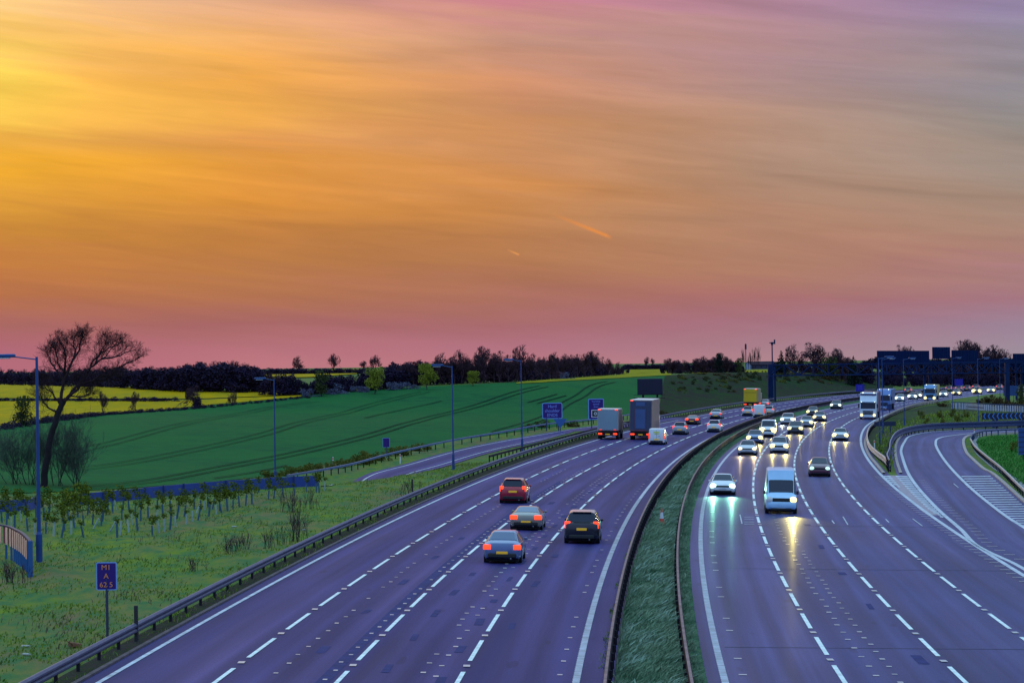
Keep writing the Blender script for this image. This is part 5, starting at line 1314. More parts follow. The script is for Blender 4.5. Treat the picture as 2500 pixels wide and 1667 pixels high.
    if roof:
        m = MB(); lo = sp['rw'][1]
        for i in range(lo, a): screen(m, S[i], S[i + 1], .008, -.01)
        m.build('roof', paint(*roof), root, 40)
    yb = sp['st'][b][0] - .28
    for sd in (-1, 1):
        w = sp['st'][b][1]; zb = sp['st'][b][3]; q = 1.0 if typ != 'bigvan' else 1.7
        MB().box((sd * (w + .05), yb, zb + .08 * q), (.15, .12, .13 * q), .03).build('mirror', PLAS if typ == 'bigvan' else pm, root)
    MB().box((0, 0, sp['st'][3][2] - .03), (sp['st'][4][1] * 1.7, L * .90, .14)).build('underbody', UNDER, root)  # black box hung low to deepen the dark beneath the car
    return root
SILV = ('silver', (.34, .36, .42)); WHT = ('white', (.62, .64, .68), .3, .0, .5); BLK = ('black', (.012, .012, .022)); GREY = ('grey', (.12, .12, .17)); RED = ('red', (.36, .010, .03)); MAR = ('maroon', (.10, .02, .045)); BLU = ('steel_blue', (.10, .145, .30)); PSIL = ('pale_silver', (.48, .48, .52)); DGR = ('dark_grey', (.045, .048, .065)); OLV = ('bronze_grey', (.22, .20, .17))
# --- left carriageway, seen from behind
car('estate_car', 'mpv', 1252, 1229, 'dark red car with roof coloured pale as reflected sky, farthest left of the four near cars', RED, True, roof=('cream', (.50, .44, .38)))  # cream roof sheet is a sky reflection put into paint
car('coupe', 'coupe', 1284, 1295, 'low bronze-grey coupe between the red car and the silver-blue saloon', OLV, True, glass=GLASS_B)
car('saloon_car', 'sedan', 1226, 1376, 'silver-blue saloon car with lit tail lights, nearest of the outgoing cars', BLU, True, glass=GLASS_B, sz=1.04)
car('suv', 'suv', 1420, 1328, 'black off-roader with roof coloured pale as reflected sky in the third lane', BLK, True, sx=.98, roof=('cream', (.50, .44, .38)))  # pale roof sheet imitates sky mirrored in the black paint
car('hatchback', 'hatch', 1659, 1061.5, 'silver hatchback just ahead of the small white van', SILV, True, tail=TAIL)
car('coupe', 'coupe', 1689, 1037, 'dark red low car ahead of the silver hatchback, left lanes', MAR, True)
car('saloon_car', 'sedan', 1747, 1023, 'silver and black saloon on the far left lane behind the yellow truck', SILV, True, tail=TAIL_D)
car('hatchback', 'hatch', 1743, 1055.5, 'white hatchback in the lane next to the central reserve', WHT, True)
car('hatchback', 'hatch', 1825, 1016, 'pale hatchback with bright tail lights left of the distant white van', PSIL, True)
car('hatchback', 'hatch', 1876, 1014.5, 'pale hatchback with bright tail lights right of the distant white van', PSIL, True)
car('saloon_car', 'sedan', 1865, 995, 'car with red lights half hidden in front of the distant white van', SILV, True)
car('hatchback', 'hatch', 2217, 961, 'small distant car with red lights left of the far lorry', GREY, True, tail=TAIL)
for x, y, lab in ((2316, 956, 'distant car with red lights first right of the far lorry'), (2340, 956, 'distant red-lit car second right of the far lorry'), (2360, 955, 'distant red-lit car third right of the far lorry'), (2381, 952, 'distant red-lit car above the bright far headlights'), (2439, 952, 'rightmost and farthest distant car with red lights')):
    car('hatchback', 'hatch', x, y, lab, GREY, True, tail=TAIL, detail=False)
car('panel_van', 'van', 1603, 1086, 'small white van with yellow lettering on its doors beside the tall lorry', WHT, True, cat='van', tail=TAIL_D, sz=.96)
car('panel_van', 'van', 1853, 1020, 'distant white van with plain pale blue back behind the yellow truck', WHT, True, cat='van', tail=TAIL_D, sz=1.08)
van1 = [o for o in bpy.data.objects if o.name.startswith('panel_van')][0]
MB().box((-.02, -2.262, 1.42), (.62, .02, .12)).box((.02, -2.262, 1.24), (.5, .02, .07)).build('door_graphic', mat('van_yellow', (.62, .62, .03), rough=.5), van1)
MB().box((0, -2.256, 1.1), (.012, .02, 1.1)).build('door_gap', PLAS, van1); MB().box((.28, -2.258, .98), (.14, .02, .03)).build('handle', PLAS, van1)

def lorry(name, px, py, label, L, w, H, m_side, m_rear, m_roof, doors=None, deck=1.0, cat='lorry', up_lights=(True, True), low=True, extra=None, cab=(.3, .3, .34)):
    """box-bodied lorry seen from behind"""
    X, Z = G(px, py); tg = road_tangent(Z); tg /= np.linalg.norm(tg); k = L / 2 - .3
    root = empty(name, basis_on_road(X + tg[0] * k, Z + tg[1] * k, tg)); tag(root, label, cat)
    bl = L - 2.2; yc = -L / 2 + bl / 2
    MB().box((0, yc, (deck + H) / 2), (w, bl, H - deck), .05).build('body', m_side, root)
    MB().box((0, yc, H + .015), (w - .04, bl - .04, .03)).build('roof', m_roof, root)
    MB().box((0, -L / 2 - .02, (deck + H) / 2), (w * .92, .04, (H - deck) * .93), .01).build('rear_door', m_rear, root)
    if doors: doors(root, -L / 2 - .045, w, deck, H)
    MB().box((0, yc, deck - .14), (w * .8, bl, .24)).build('chassis', UNDER, root)
    MB().box((0, -L / 2 + .02, .52), (w * .94, .14, .16), .02).build('bumper', PLAS, root)
    MB().box((0, -L / 2 + .35, .62), (w * .86, .5, .34)).build('mudguard', PLAS, root)
    MB().box((0, L / 2 - 1.0, 1.55), (w * .94, 1.9, 2.1), .12, seg=2).build('cab', mat(name + '_cab', cab, rough=.4), root)
    for sd in (-1, 1):
        t = MB().box((0, 0, 0), (.44, .08, .17), .02).build('tail_light', TAIL, root); t.location = (sd * w * .36, -L / 2 - .06, .66)
        if up_lights[0 if sd < 0 else 1]: MB().box((sd * w * .40, -L / 2 - .05, H - .06), (.30, .06, .10), .01).build('marker_light', TAIL, root)
        for y in ((-L / 2 + 1.2, -L / 2 + 2.3, L / 2 - 1.2) if L < 10 else (-L / 2 + 1.3, -L / 2 + 2.5, -L / 2 + 3.7, L / 2 - 1.3)):
            wheel(root, sd * (w / 2 - .18), y, .48, .3)
    MB().box((0, -L / 2 - .07, .62), (.5, .02, .12)).build('number_plate', PLATE_Y, root)
    return root
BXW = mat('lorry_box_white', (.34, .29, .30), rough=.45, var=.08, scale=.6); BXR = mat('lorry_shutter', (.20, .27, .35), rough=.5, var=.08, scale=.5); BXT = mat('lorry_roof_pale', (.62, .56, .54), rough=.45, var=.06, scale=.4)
TRS = mat('trailer_curtain', (.16, .105, .12), rough=.55, var=.2, scale=.5); TRR = mat('trailer_rear_dark', (.035, .045, .10), rough=.45, var=.1, scale=.6); TRP = mat('trailer_blue_panel', (.045, .085, .22), rough=.4, var=.1, scale=.5); TRE = mat('trailer_red_edge', (.16, .03, .06), rough=.5)
def d_white(root, y, w, a, H):
    m = MB(); [m.box((0, y - .005, a + .25 + i * (H - a - .4) / 9), (w * .86, .015, .03)) for i in range(10)]; m.build('shutter_rib', mat('shutter_rib_grey', (.24, .31, .38), rough=.5), root)  # ribs slightly paler than the shutter
    for sd in (-1, 1): MB().box((sd * w * .34, y - .01, a + .12), (.3, .03, .08)).build('reflector', TAIL_D, root)
def d_tall(root, y, w, a, H):
    MB().box((-.05, y - .004, (a + H) / 2 - .35), (w * .44, .03, (H - a) * .62)).build('door_panel', TRP, root); MB().box((-.05, y - .004, H - .42), (w * .40, .03, .42)).build('upper_panel', TRP, root)
    for x in (-.05 - w * .235, -.05 + w * .235): MB().box((x, y - .008, (a + H) / 2 - .3), (.05, .03, (H - a) * .68)).build('door_edge', TRE, root)
    MB().box((-.05, y - .008, a + .08), (w * .5, .03, .12)).build('door_sill', TRE, root)
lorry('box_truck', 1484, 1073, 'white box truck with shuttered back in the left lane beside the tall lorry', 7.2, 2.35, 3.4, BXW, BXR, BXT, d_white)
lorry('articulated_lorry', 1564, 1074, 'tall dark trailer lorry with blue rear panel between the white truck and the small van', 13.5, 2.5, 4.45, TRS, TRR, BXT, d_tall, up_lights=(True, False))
YEL = mat('truck_yellow', (.55, .36, .006), rough=.45, var=.06, scale=.6); YES = mat('truck_side_ochre', (.30, .22, .10), rough=.5, var=.1, scale=.6)
def d_yel(root, y, w, a, H): MB().box((0, y - .004, H - .62), (w * .86, .03, .10)).build('door_rail', mat('truck_yellow_dark', (.32, .20, .01), rough=.5), root)
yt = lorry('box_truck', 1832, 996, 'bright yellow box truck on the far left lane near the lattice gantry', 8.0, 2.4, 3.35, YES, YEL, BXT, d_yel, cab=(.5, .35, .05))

# --- right carriageway, seen from the front
car('saloon_car', 'sedan', 1764, 1209, 'white saloon with bright teal headlights nearest the central reserve', WHT, False, 'teal', beam=700)
bv = car('panel_van', 'bigvan', 1907, 1255, 'large white high-roof van with one bright headlight, nearest oncoming vehicle', ('van_white', (.32, .52, .76), .35, 0, .4), False, 'warm', cat='van', both=False, beam=1000)
# amber pool of light on the tarmac comes from the lit lamp of the van
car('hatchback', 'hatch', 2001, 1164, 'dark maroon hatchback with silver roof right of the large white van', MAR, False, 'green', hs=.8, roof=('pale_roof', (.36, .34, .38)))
car('saloon_car', 'sedan', 1824, 1112, 'silver saloon with dim yellow lamps and dark grille by the reserve', PSIL, False, 'soft', hs=.7)
car('hatchback', 'hatch', 1842, 1084, 'dark blue car close behind the silver saloon by the reserve', BLU, False, 'warm')
car('panel_van', 'van', 1874, 1068, 'oncoming white van with glaring yellow headlights in the fast lane', WHT, False, 'warm', cat='van', sz=1.12, hs=1.35, beam=420)
car('hatchback', 'mpv', 1902, 1107, 'pale silver people carrier with warm headlights ahead of the glaring van', PSIL, False, 'warm', beam=420)
car('suv', 'suv', 1922, 1037, 'pale off-roader with greenish lamps, first of the bunch behind the glaring van', PSIL, False, 'white', sz=.92)
car('suv', 'suv', 1941, 1060.5, 'dark off-roader with warm headlights in the middle of the oncoming bunch', DGR, False, 'warm', sz=.92, beam=380)
car('hatchback', 'hatch', 1968, 1043.5, 'silver hatchback right of the dark off-roader in the oncoming bunch', SILV, False, 'warm')
car('hatchback', 'hatch', 1983, 1016, 'dark small car at the back left of the oncoming bunch', DGR, False, 'warm')
car('saloon_car', 'sedan', 2000, 1029, 'grey saloon at the back right of the oncoming bunch', GREY, False, 'warm', beam=380)
car('saloon_car', 'sedan', 2051, 1076.5, 'silver saloon with warm headlights alone in the left lane before the nose', PSIL, False, 'warm', beam=380)
car('suv', 'suv', 2040, 999, 'lone car with pale headlights left of the white-fronted lorry', DGR, False, 'white', sz=.9)
for x, y, t, lab, c in ((2196, 980, 'hatch', 'pale distant car with bright headlights right of the second lorry', WHT), (2227, 975, 'hatch', 'silver distant car left of the far lorry, front of a close pair', PSIL), (2239, 972.5, 'hatch', 'distant car tucked behind the front car of the close pair', GREY),
                        (2302, 969.5, 'hatch', 'distant car peeping out behind the far lorry', SILV), (2334, 965.7, 'sedan', 'distant low car with bright headlights under the plain blue sign', DGR), (2384, 962.5, 'suv', 'distant car with the brightest pair of yellow headlights', DGR), (2419, 959, 'hatch', 'rightmost distant oncoming car above the brown bush', SILV)):
    car('distant_car', t, x, y, lab, c, False, 'warm' if x > 2320 else 'white', detail=False, hs=1.25 if x != 2384 else 1.8)

def tractor(name, px, py, label, m_cab, H, w, L, m_box, lamp='warm', top=True, box_h=None, hdr=None, hs=1.0):
    """forward-control lorry seen from the front"""
    X, Z = G(px, py); tg = road_tangent(Z); tg /= np.linalg.norm(tg); k = L / 2 - .3
    root = empty(name, basis_on_road(X + tg[0] * k, Z + tg[1] * k, -tg)); tag(root, label, 'lorry')
    y1 = L / 2; w2 = w / 2
    b = MB(); b.slab([(-w2, y1 - .10, .55), (-w2, y1 - .02, 1.5), (-w2, y1 - .16, 2.55), (-w2, y1 - .5, 2.9), (-w2, y1 - .95, H - .06), (-w2, y1 - 2.2, H), (-w2, y1 - 2.2, .55)], (w, 0, 0))
    bmesh.ops.bevel(b.b, geom=[e for e in b.b.edges], offset=.06, segments=1, affect='EDGES'); b.build('cab', m_cab, root, 35)
    MB().slab([(-w2 + .12, y1 - .01, 1.62), (w2 - .12, y1 - .01, 1.62), (w2 - .16, y1 - .13, 2.46), (-w2 + .16, y1 - .13, 2.46)], (0, -.05, 0)).build('windscreen', GLASS, root)
    MB().slab([(-w2 + .05, y1 - .20, 2.60), (w2 - .05, y1 - .20, 2.60), (w2 - .05, y1 + .12, 2.50), (-w2 + .05, y1 + .12, 2.50)], (0, 0, .05)).build('sun_visor', GLASS_B, root)
    g = MB(); [g.box((0, y1 + .0, .78 + .13 * i), (w * .62, .06, .07), .01) for i in range(5)]; g.build('grille', PLAS, root)
    MB().box((0, y1 - .02, .50), (w * .98, .2, .34), .06).build('bumper', m_cab, root); MB().box((0, y1 + .085, .50), (.5, .02, .12)).build('number_plate', PLATE_W, root)
    hm, hc = head_mat(lamp)
    for sd in (-1, 1):
        t = MB().cyl((0, 0, 0), .19 * hs, .1, 'Y', 14).build('headlight', hm, root, 40); t.location = (sd * w * .38, y1 + .06, .66)
        if top: MB().cyl((sd * w * .33, y1 - .92, H - .02), .09, .08, 'Y', 10).cyl((sd * w * .40, y1 - .02, 2.62), .07, .06, 'Y', 10).build('roof_lamp', head_mat('white')[0], root)
        MB().box((sd * (w2 + .14), y1 - .25, 2.05), (.22, .14, .62), .04).build('mirror', PLAS, root)
        for y in (y1 - 1.3, -L / 2 + 1.2, -L / 2 + 2.5): wheel(root, sd * (w2 - .17), y, .48, .3)
    bh = box_h or H; MB().box((0, -1.25, (1.05 + bh) / 2), (w + .06, L - 2.7, bh - 1.05), .04).build('trailer', m_box, root)
    MB().box((0, -1.25, .9), (w * .8, L - 2.6, .26)).build('chassis', UNDER, root)
    if hdr: MB().slab([(-w2 + .05, y1 - .72, 3.62), (w2 - .05, y1 - .72, 3.62), (w2 - .05, y1 - .93, H - .14), (-w2 + .05, y1 - .93, H - .14)], (0, .03, .01)).build('roof_band', hdr, root)
    return root
CABW = mat('cab_white', (.55, .60, .72), rough=.3, coat=.4, var=.05, scale=1); CABB = mat('cab_blue', (.08, .16, .42), rough=.3, coat=.4, var=.05, scale=1)
NAVY = mat('cab_navy_band', (.015, .008, .09), rough=.35)
tractor('articulated_lorry', 2119, 1024, 'white-fronted lorry with navy roof band and yellow headlights at the bend', CABW, 4.0, 2.45, 15.5, mat('curtain_maroon', (.22, .12, .15), rough=.6, var=.15, scale=.5), hdr=NAVY)
tractor('articulated_lorry', 2157, 1001, 'blue lorry half hidden behind the white-fronted lorry', CABB, 3.6, 2.4, 12, mat('curtain_blue', (.10, .14, .30), rough=.6, var=.15, scale=.5))
tractor('rigid_lorry', 2270, 979, 'far blue-cabbed lorry with golden side and big yellow headlights', mat('cab_steel_blue', (.12, .26, .50), rough=.35, var=.05, scale=1), 3.35, 2.4, 9, mat('box_golden', (.46, .32, .14), rough=.55, var=.12, scale=.6), hs=1.5)

# ================================================================== GRASS
def blades(name, P, h, w, m, lean=(.5, 0), kind='stuff', seed=1):
    """P (n,2) positions in (X, Z); each tuft is a bent, tapering blade of two quads"""
    rng = np.random.default_rng(seed); n = len(P)
    b = W(P[:, 0], P[:, 1], -.01); hh = h * rng.uniform(.45, 1.3, n); a = rng.uniform(0, 2 * math.pi, n)
    dx = np.stack([np.cos(a), np.sin(a), np.zeros(n)], 1) * (w * rng.uniform(.5, 1.3, n))[:, None] * .5
    ln = np.stack([rng.normal(lean[0], .35, n), rng.normal(lean[1], .35, n), np.zeros(n)], 1) * hh[:, None]
    m1 = b + ln * .35 + np.array([0, 0, 1]) * (hh * .62)[:, None]; t = b + ln + np.array([0, 0, 1]) * (hh * .92)[:, None]
    V = np.stack([b - dx, b + dx, m1 + dx * .8, m1 - dx * .8, t + dx * .15, t - dx * .15], 1).reshape(-1, 3)
    i = np.arange(n)[:, None] * 6; Fc = np.concatenate([i + np.array([[0, 1, 2, 3]]), i + np.array([[3, 2, 4, 5]])])
    o = mesh_np(name, V, Fc, m); o['kind'] = kind; return o
def clump(P, rng, thr=-.2, k=(1.1, .55)):
    f = np.sin(P[:, 0] * k[0] + 1.7 * np.sin(P[:, 1] * .31)) + np.sin(P[:, 1] * k[1] + 1.3 * np.sin(P[:, 0] * .8)) + rng.normal(0, .5, len(P))
    return P[f > thr]
rng = np.random.default_rng(3)
BL1 = mat('reserve_blades', (.07, .155, .085), rough=.9, spec=.03, var=.5, scale=.6, col2=(.25, .33, .22)); BL0 = mat('reserve_seed_blades', (.18, .27, .20), rough=.9, spec=.03, var=.4, scale=1.2, col2=(.30, .40, .32)); BL2 = mat('verge_blades', (.105, .195, .030), rough=.9, spec=.03, var=.5, scale=.3, col2=(.22, .26, .03))
BL3 = mat('dry_blades', (.13, .11, .07), rough=.95, spec=.05, var=.4, scale=.6)
n = 62000; z = 74 + (320 - 74) * rng.uniform(0, 1, n) ** 1.6; a = line('ML', z, .12); c = line('MR', z, -.05); x = a + (c - a) * rng.uniform(0, 1, n)
o = blades('reserve_grass', clump(np.c_[x, z], rng, -1.0, (2.6, 1.3)), .34, .055, BL1, (.55, -.1), seed=4)
n = 12000; z = 74 + (300 - 74) * rng.uniform(0, 1, n) ** 1.6; a = line('ML', z, .15); c = line('MR', z, -.1); x = a + (c - a) * rng.uniform(0, 1, n)
blades('tall_reserve_grass', clump(np.c_[x, z], rng, .4, (2.2, 1.0)), .42, .07, BL0, (.8, -.1), seed=14)
n = 16000; z = 74 + (300 - 74) * rng.uniform(0, 1, n) ** 1.6; a = line('MR', z, .15); c = line('RL', z, -.75); x = a + (c - a) * rng.uniform(0, 1, n) ** 1.3
blades('reserve_grass', clump(np.c_[x, z], rng, -.8, (3, 1.4)), .22, .05, BL1, (.4, 0), seed=5)
n = 42000; z = 80 + (250 - 80) * rng.uniform(0, 1, n) ** 1.35; x = line('LB', z, -.3) - rng.uniform(0, 1, n) ** 1.1 * np.interp(z, [80, 170, 205, 240, 260], [12, 26, 13, 7, 5])
P = np.c_[x, z]
blades('verge_grass', clump(P, rng, -.3), .105, .06, BL2, (.3, 0), seed=6)
blades('dry_verge_grass', clump(P[::4], rng, .6, (.7, .4)), .24, .035, BL3, (.4, 0), seed=7)
# straggling weeds on bare soil under the left barrier and beyond the left reserve barrier
n = 1300; z = 80 + 120 * rng.uniform(0, 1, n) ** 1.4; x = line('LB', z, rng.uniform(-.3, .45, n)); blades('barrier_weeds', clump(np.c_[x, z], rng, .3, (3, .9)), .16, .04, BL2, (.2, 0), seed=8)
n = 2600; z = 76 + 180 * rng.uniform(0, 1, n) ** 1.4; x = line('ML', z, rng.uniform(-.45, -.1, n)); blades('barrier_weeds', clump(np.c_[x, z], rng, .5, (3, .7)), .14, .04, BL2, (.2, 0), seed=9)
# grass on the nose and inside the loop
n = 9000; poly = GP([(2180, 1148), (2130, 1085), (2150, 1040), (2300, 1005), (2490, 1010), (2490, 1036), (2260, 1046), (2190, 1070)]); PX_ = np.array(poly)
def inside(P, poly):
    r = np.zeros(len(P), bool); j = len(poly) - 1
    for i in range(len(poly)):
        xi, zi = poly[i]; xj, zj = poly[j]
        r ^= ((zi > P[:, 1]) != (zj > P[:, 1])) & (P[:, 0] < (xj - xi) * (P[:, 1] - zi) / (zj - zi + 1e-9) + xi); j = i
    return r
P = np.c_[rng.uniform(PX_[:, 0].min(), PX_[:, 0].max(), n * 3), rng.uniform(PX_[:, 1].min(), PX_[:, 1].max(), n * 3)]
blades('nose_grass', clump(P[inside(P, poly)], rng, -.6, (.5, .3)), .35, .12, BL2, (.2, 0), seed=10)
poly = GP([(2380, 1078), (2420, 1066), (2520, 1062), (2560, 1200), (2480, 1180)]); PX_ = np.array(poly)
P = np.c_[rng.uniform(PX_[:, 0].min(), PX_[:, 0].max(), 30000), rng.uniform(PX_[:, 1].min(), PX_[:, 1].max(), 30000)]
BL4 = mat('loop_blades', (.03, .15, .02), rough=.9, spec=.1, var=.4, scale=.5)
blades('loop_grass', P[inside(P, poly)], .22, .07, BL4, (.2, 0), seed=11)
strip('loop_lawn', resample(GP([(2372, 1078), (2395, 1105), (2440, 1140), (2500, 1196), (2560, 1245)]), n=30), resample(GP([(2376, 1071), (2420, 1063.5), (2480, 1060.5), (2560, 1058.5), (2700, 1057)]), n=30), ground_mat('loop_lawn_grass', [(.03, .13, .02), (.04, .16, .025), (.03, .10, .02), (.05, .13, .03)], scales=(.08, .4, 2)), .006, 8)
for x, t, b in ((2250, 990, 1022), (2262, 1008, 1036), (2296, 985, 1020), (2300, 1000, 1040), (2325, 985, 1018), (2340, 992, 1030), (2356, 985, 1020), (2380, 1000, 1014), (2408, 998, 1009), (2460, 998, 1008), (2230, 1018, 1026)):
    plant('road', x, t + 8, b, 'small leafy shrub planted on the grass nose before the pale fence', 'bush', 'shrubs on the grass nose', .45)
plant('road', 2476, 1072, 1102, 'yellowish shrub left of the ribbed blue sign inside the loop', 'bush', wide=.4)

# ================================================================== SKY, SUN, CAMERA
w = bpy.data.worlds.new('World'); SC.world = w; w.use_nodes = True
nt = w.node_tree; nt.nodes.clear(); N = nt.nodes.new; L = nt.links.new
def math_(op, a, b=None, clamp=False):
    x = N('ShaderNodeMath'); x.operation = op; x.use_clamp = clamp
    for i, v in enumerate((a, b)):
        if v is None: continue
        if isinstance(v, (int, float)): x.inputs[i].default_value = v
        else: L(v, x.inputs[i])
    return x.outputs[0]
tc = N('ShaderNodeTexCoord'); sp_ = N('ShaderNodeSeparateXYZ'); L(tc.outputs['Generated'], sp_.inputs[0])
dx_, dy_, dz_ = sp_.outputs
az = math_('MULTIPLY', math_('ARCTAN2', dx_, dy_), 180 / math.pi)                   # degrees right of the road axis
el = math_('MULTIPLY', math_('ARCSINE', dz_), 180 / math.pi)
# wispy cloud layers: noise drawn out sideways, drifting down to the right
cv = N('ShaderNodeCombineXYZ'); L(math_('MULTIPLY', az, .075), cv.inputs[0]); L(math_('ADD', math_('MULTIPLY', el, .9), math_('MULTIPLY', az, .10)), cv.inputs[1])
def wn(sc, det, rough=.55, off=0., dist=0.):
    n_ = N('ShaderNodeTexNoise'); n_.inputs['Scale'].default_value = sc; n_.inputs['Detail'].default_value = det; n_.inputs['Roughness'].default_value = rough; n_.inputs['Distortion'].default_value = dist
    ad = N('ShaderNodeVectorMath'); ad.operation = 'ADD'; L(cv.outputs[0], ad.inputs[0]); ad.inputs[1].default_value = (off, off * 1.7, 0); L(ad.outputs[0], n_.inputs['Vector']); return n_.outputs['Fac']
n1 = wn(1.0, 4, .45, 3.1, .6); n2 = wn(2.6, 7, .6, 8.2, 1.2)
fade_t = math_('MULTIPLY', math_('SUBTRACT', el, 1.0, True), 1.0)                   # calm near the horizon
warp = math_('MULTIPLY', math_('ADD', math_('MULTIPLY', math_('SUBTRACT', n1, .5), 1.5), math_('MULTIPLY', math_('SUBTRACT', n2, .5), .75)), math_('MULTIPLY', math_('MULTIPLY', el, .45, True), 1.0))
elw = math_('ADD', el, warp)
pos = math_('DIVIDE', math_('ADD', elw, .3), 8.3, True)
def e_of(y, x=1250): return (888 - y) / F * 180 / math.pi
def ramp_(rows, x_=1250):
    r = N('ShaderNodeValToRGB'); els = r.color_ramp.elements
    rows = sorted(((min(max((e_of(y + (x_ - 1250) * .0145) + .3) / 8.3, 0), 1), c) for y, c in rows))
    els[0].position = rows[0][0]; els[0].color = (*lin(rows[0][1]), 1); els[1].position = rows[-1][0]; els[1].color = (*lin(rows[-1][1]), 1)
    for p, c in rows[1:-1]:
        q = els.new(p); q.color = (*lin(c), 1)
    L(pos, r.inputs['Fac']); return r.outputs['Color']
COLS = [
 [(890, (180, 108, 122)), (850, (176, 105, 118)), (790, (172, 106, 100)), (720, (184, 114, 76)), (640, (197, 126, 66)), (560, (206, 140, 60)), (480, (226, 160, 58)), (410, (248, 178, 52)), (340, (238, 176, 72)), (290, (253, 203, 82)), (200, (254, 216, 92)), (100, (252, 200, 104)), (0, (250, 204, 144))],
 [(890, (190, 120, 128)), (850, (184, 115, 124)), (790, (168, 104, 102)), (720, (178, 114, 84)), (640, (188, 124, 72)), (560, (196, 129, 65)), (480, (224, 148, 62)), (410, (230, 155, 68)), (340, (226, 155, 84)), (290, (238, 170, 80)), (200, (248, 175, 82)), (100, (240, 176, 110)), (0, (220, 166, 140))],
 [(890, (185, 122, 132)), (850, (178, 115, 130)), (790, (168, 106, 110)), (720, (175, 115, 94)), (640, (182, 123, 84)), (560, (189, 128, 80)), (480, (205, 138, 78)), (410, (211, 145, 92)), (340, (207, 145, 96)), (290, (206, 145, 105)), (200, (211, 146, 108)), (100, (202, 150, 130)), (0, (203, 130, 142))],
 [(890, (178, 135, 142)), (850, (170, 128, 140)), (790, (166, 115, 130)), (720, (169, 111, 110)), (640, (176, 125, 104)), (560, (177, 131, 107)), (480, (175, 135, 112)), (410, (173, 138, 117)), (340, (175, 140, 122)), (290, (176, 140, 124)), (200, (179, 143, 139)), (100, (181, 140, 145)), (0, (180, 135, 150))],
 [(890, (160, 145, 158)), (850, (158, 140, 155)), (790, (156, 130, 150)), (720, (165, 118, 130)), (640, (172, 130, 120)), (560, (168, 134, 118)), (480, (160, 137, 122)), (410, (155, 138, 128)), (340, (152, 141, 134)), (290, (150, 142, 138)), (200, (147, 140, 146)), (100, (148, 140, 158)), (0, (148, 132, 165))]]
COLS.insert(1, [(890, (182, 110, 124)), (850, (178, 108, 118)), (790, (171, 105, 100)), (720, (182, 114, 78)), (640, (194, 125, 68)), (560, (203, 137, 61)), (480, (227, 157, 59)), (410, (243, 171, 56)), (340, (232, 167, 78)), (290, (249, 187, 82)), (200, (250, 186, 84)), (100, (249, 190, 108)), (0, (238, 188, 146))])
XS = (0, 230, 625, 1250, 1875, 2500)
azs = [math.degrees(math.atan((x - 1250) / F)) for x in XS]
cur = ramp_(COLS[0], XS[0])
azw = math_('ADD', az, math_('MULTIPLY', math_('SUBTRACT', n1, .5), 2.4))
def mixc(a, b, f):
    x = N('ShaderNodeMix'); x.data_type = 'RGBA'
    if isinstance(f, float): x.inputs[0].default_value = f
    else: L(f, x.inputs[0])
    for s_, v in ((6, a), (7, b)):
        if isinstance(v, tuple): x.inputs[s_].default_value = (*v, 1)
        else: L(v, x.inputs[s_])
    return x.outputs[2]
for i in range(1, 6):
    f = math_('DIVIDE', math_('SUBTRACT', azw, azs[i - 1]), azs[i] - azs[i - 1], True); cur = mixc(cur, ramp_(COLS[i], XS[i]), f)
# bright wisps and faint veils
bright = math_('ADD', 1.0, math_('MULTIPLY', math_('MULTIPLY', math_('SUBTRACT', math_('ADD', math_('MULTIPLY', wn(1.7, 4, .45, 21., 1.2), .72), math_('MULTIPLY', wn(4.6, 6, .5, 33., 1.6), .28)), .5), .66), math_('MULTIPLY', el, .35, True)))
vm = N('ShaderNodeVectorMath'); vm.operation = 'SCALE'; L(cur, vm.inputs[0]); L(bright, vm.inputs['Scale']); cur = vm.outputs[0]
# two vapour trails high in the sky
def trail(cur, a, b, wd, c):
    A = [math.degrees(math.atan((a[0] - 1250) / F)), e_of(a[1] + (a[0] - 1250) * .0145)]; B = [math.degrees(math.atan((b[0] - 1250) / F)), e_of(b[1] + (b[0] - 1250) * .0145)]
    d = np.array(B) - A; ln = np.linalg.norm(d); d /= ln
    ua = math_('SUBTRACT', az, A[0]); va = math_('SUBTRACT', el, A[1])
    al = math_('DIVIDE', math_('ADD', math_('MULTIPLY', ua, d[0]), math_('MULTIPLY', va, d[1])), ln); ac = math_('ABSOLUTE', math_('SUBTRACT', math_('MULTIPLY', va, d[0]), math_('MULTIPLY', ua, d[1])))
    across = math_('SUBTRACT', 1.0, math_('DIVIDE', ac, wd), True); ends = math_('MULTIPLY', math_('MULTIPLY', al, 1.6, True), math_('MULTIPLY', math_('SUBTRACT', 1.0, al), 9.0, True))
    return mixc(cur, c, math_('MULTIPLY', math_('MULTIPLY', across, ends, True), 1.0))
cur = trail(cur, (1350, 521), (1500, 582), .055, lin((230, 142, 72))); cur = trail(cur, (1240, 609), (1272, 623), .03, lin((225, 150, 85)))
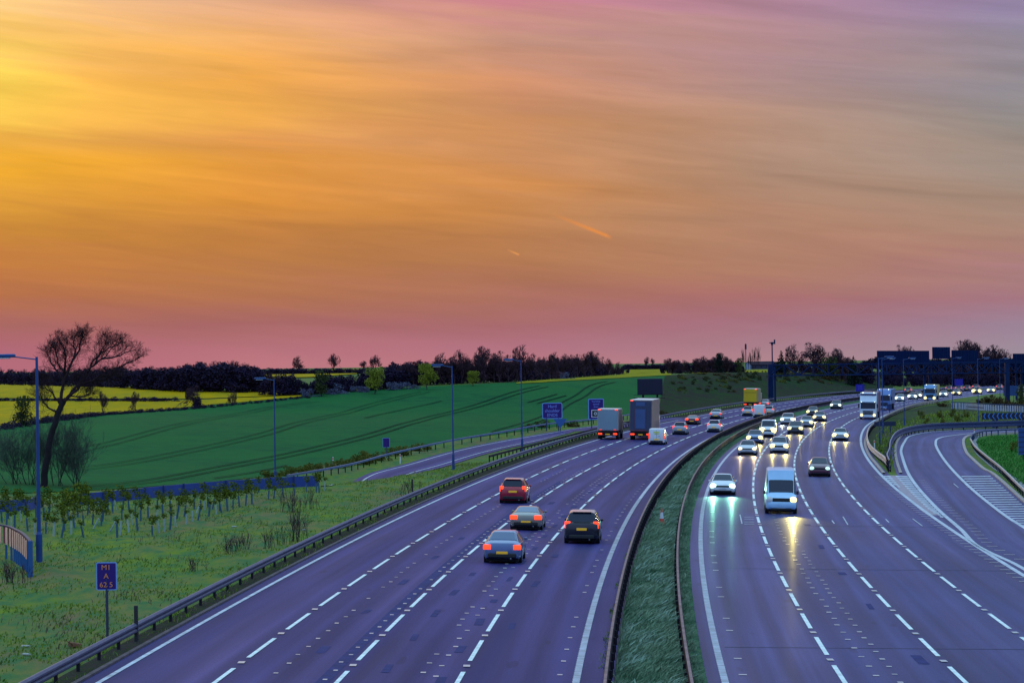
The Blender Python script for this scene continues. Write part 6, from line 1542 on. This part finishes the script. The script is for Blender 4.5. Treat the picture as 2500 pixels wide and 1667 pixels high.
# the rest of the dome: clear blue dusk overhead, cool east behind the bridge
sky = N('ShaderNodeTexSky'); sky.sky_type = 'NISHITA'; sky.sun_disc = False; sky.sun_elevation = math.radians(5.5); sky.sun_rotation = math.radians(-16); sky.air_density = 1.2; sky.ozone_density = 3.0
sv_ = N('ShaderNodeVectorMath'); sv_.operation = 'SCALE'; L(sky.outputs[0], sv_.inputs[0]); sv_.inputs['Scale'].default_value = .05
zen = N('ShaderNodeVectorMath'); zen.operation = 'ADD'; L(sv_.outputs[0], zen.inputs[0]); zen.inputs[1].default_value = (.58, .98, 1.36)
east = (.30, .42, .80)
fz = N('ShaderNodeMapRange'); fz.interpolation_type = 'SMOOTHSTEP'; L(el, fz.inputs['Value']); fz.inputs['From Min'].default_value = 9; fz.inputs['From Max'].default_value = 34
aa = math_('ABSOLUTE', math_('ADD', az, 12.0)); fa = N('ShaderNodeMapRange'); fa.interpolation_type = 'SMOOTHSTEP'; L(aa, fa.inputs['Value']); fa.inputs['From Min'].default_value = 32; fa.inputs['From Max'].default_value = 95
cur = mixc(cur, east, fa.outputs[0]); cur = mixc(cur, zen.outputs[0], fz.outputs[0])
bg = N('ShaderNodeBackground'); L(cur, bg.inputs['Color']); bg.inputs['Strength'].default_value = 1.0
out = N('ShaderNodeOutputWorld'); L(bg.outputs[0], out.inputs['Surface'])

sl = bpy.data.lights.new('sun', 'SUN'); sl.energy = .15; sl.angle = math.radians(10); sl.color = (1, .62, .30)
so = bpy.data.objects.new('sun', sl); COL.objects.link(so)
sd = Vector((math.sin(math.radians(-16)) * math.cos(math.radians(5.5)), math.cos(math.radians(-16)) * math.cos(math.radians(5.5)), math.sin(math.radians(5.5))))
so.rotation_euler = sd.to_track_quat('Z', 'Y').to_euler()

cd = bpy.data.cameras.new('camera'); cam = bpy.data.objects.new('camera', cd); COL.objects.link(cam); SC.camera = cam
cd.sensor_width = 36; cd.sensor_fit = 'HORIZONTAL'; cd.lens = F / 2500 * 36; cd.clip_start = .5; cd.clip_end = 30000
M = Matrix.Identity(4)
for i in range(3): M[i][0] = rt[i]; M[i][1] = up[i]; M[i][2] = -fw[i]; M[i][3] = CAM[i]
cam.matrix_world = M
SC.view_settings.view_transform = 'Standard'; SC.view_settings.look = 'None'; SC.view_settings.exposure = 0; SC.view_settings.gamma = 1
SC.render.engine = 'CYCLES'; SC.cycles.use_denoising = True; SC.cycles.max_bounces = 6; SC.cycles.transparent_max_bounces = 12; SC.cycles.use_light_tree = True
SC.cycles.sample_clamp_indirect = 4
# prototypes that were never planted
for k, ps in PROTO.items():
    for p in ps:
        if p.name not in used:
            for ch in list(p.children_recursive): bpy.data.objects.remove(ch)
            bpy.data.objects.remove(p)
for v, p in enumerate(SP):
    if v not in sused:
        for ch in list(p.children_recursive): bpy.data.objects.remove(ch)
        bpy.data.objects.remove(p)
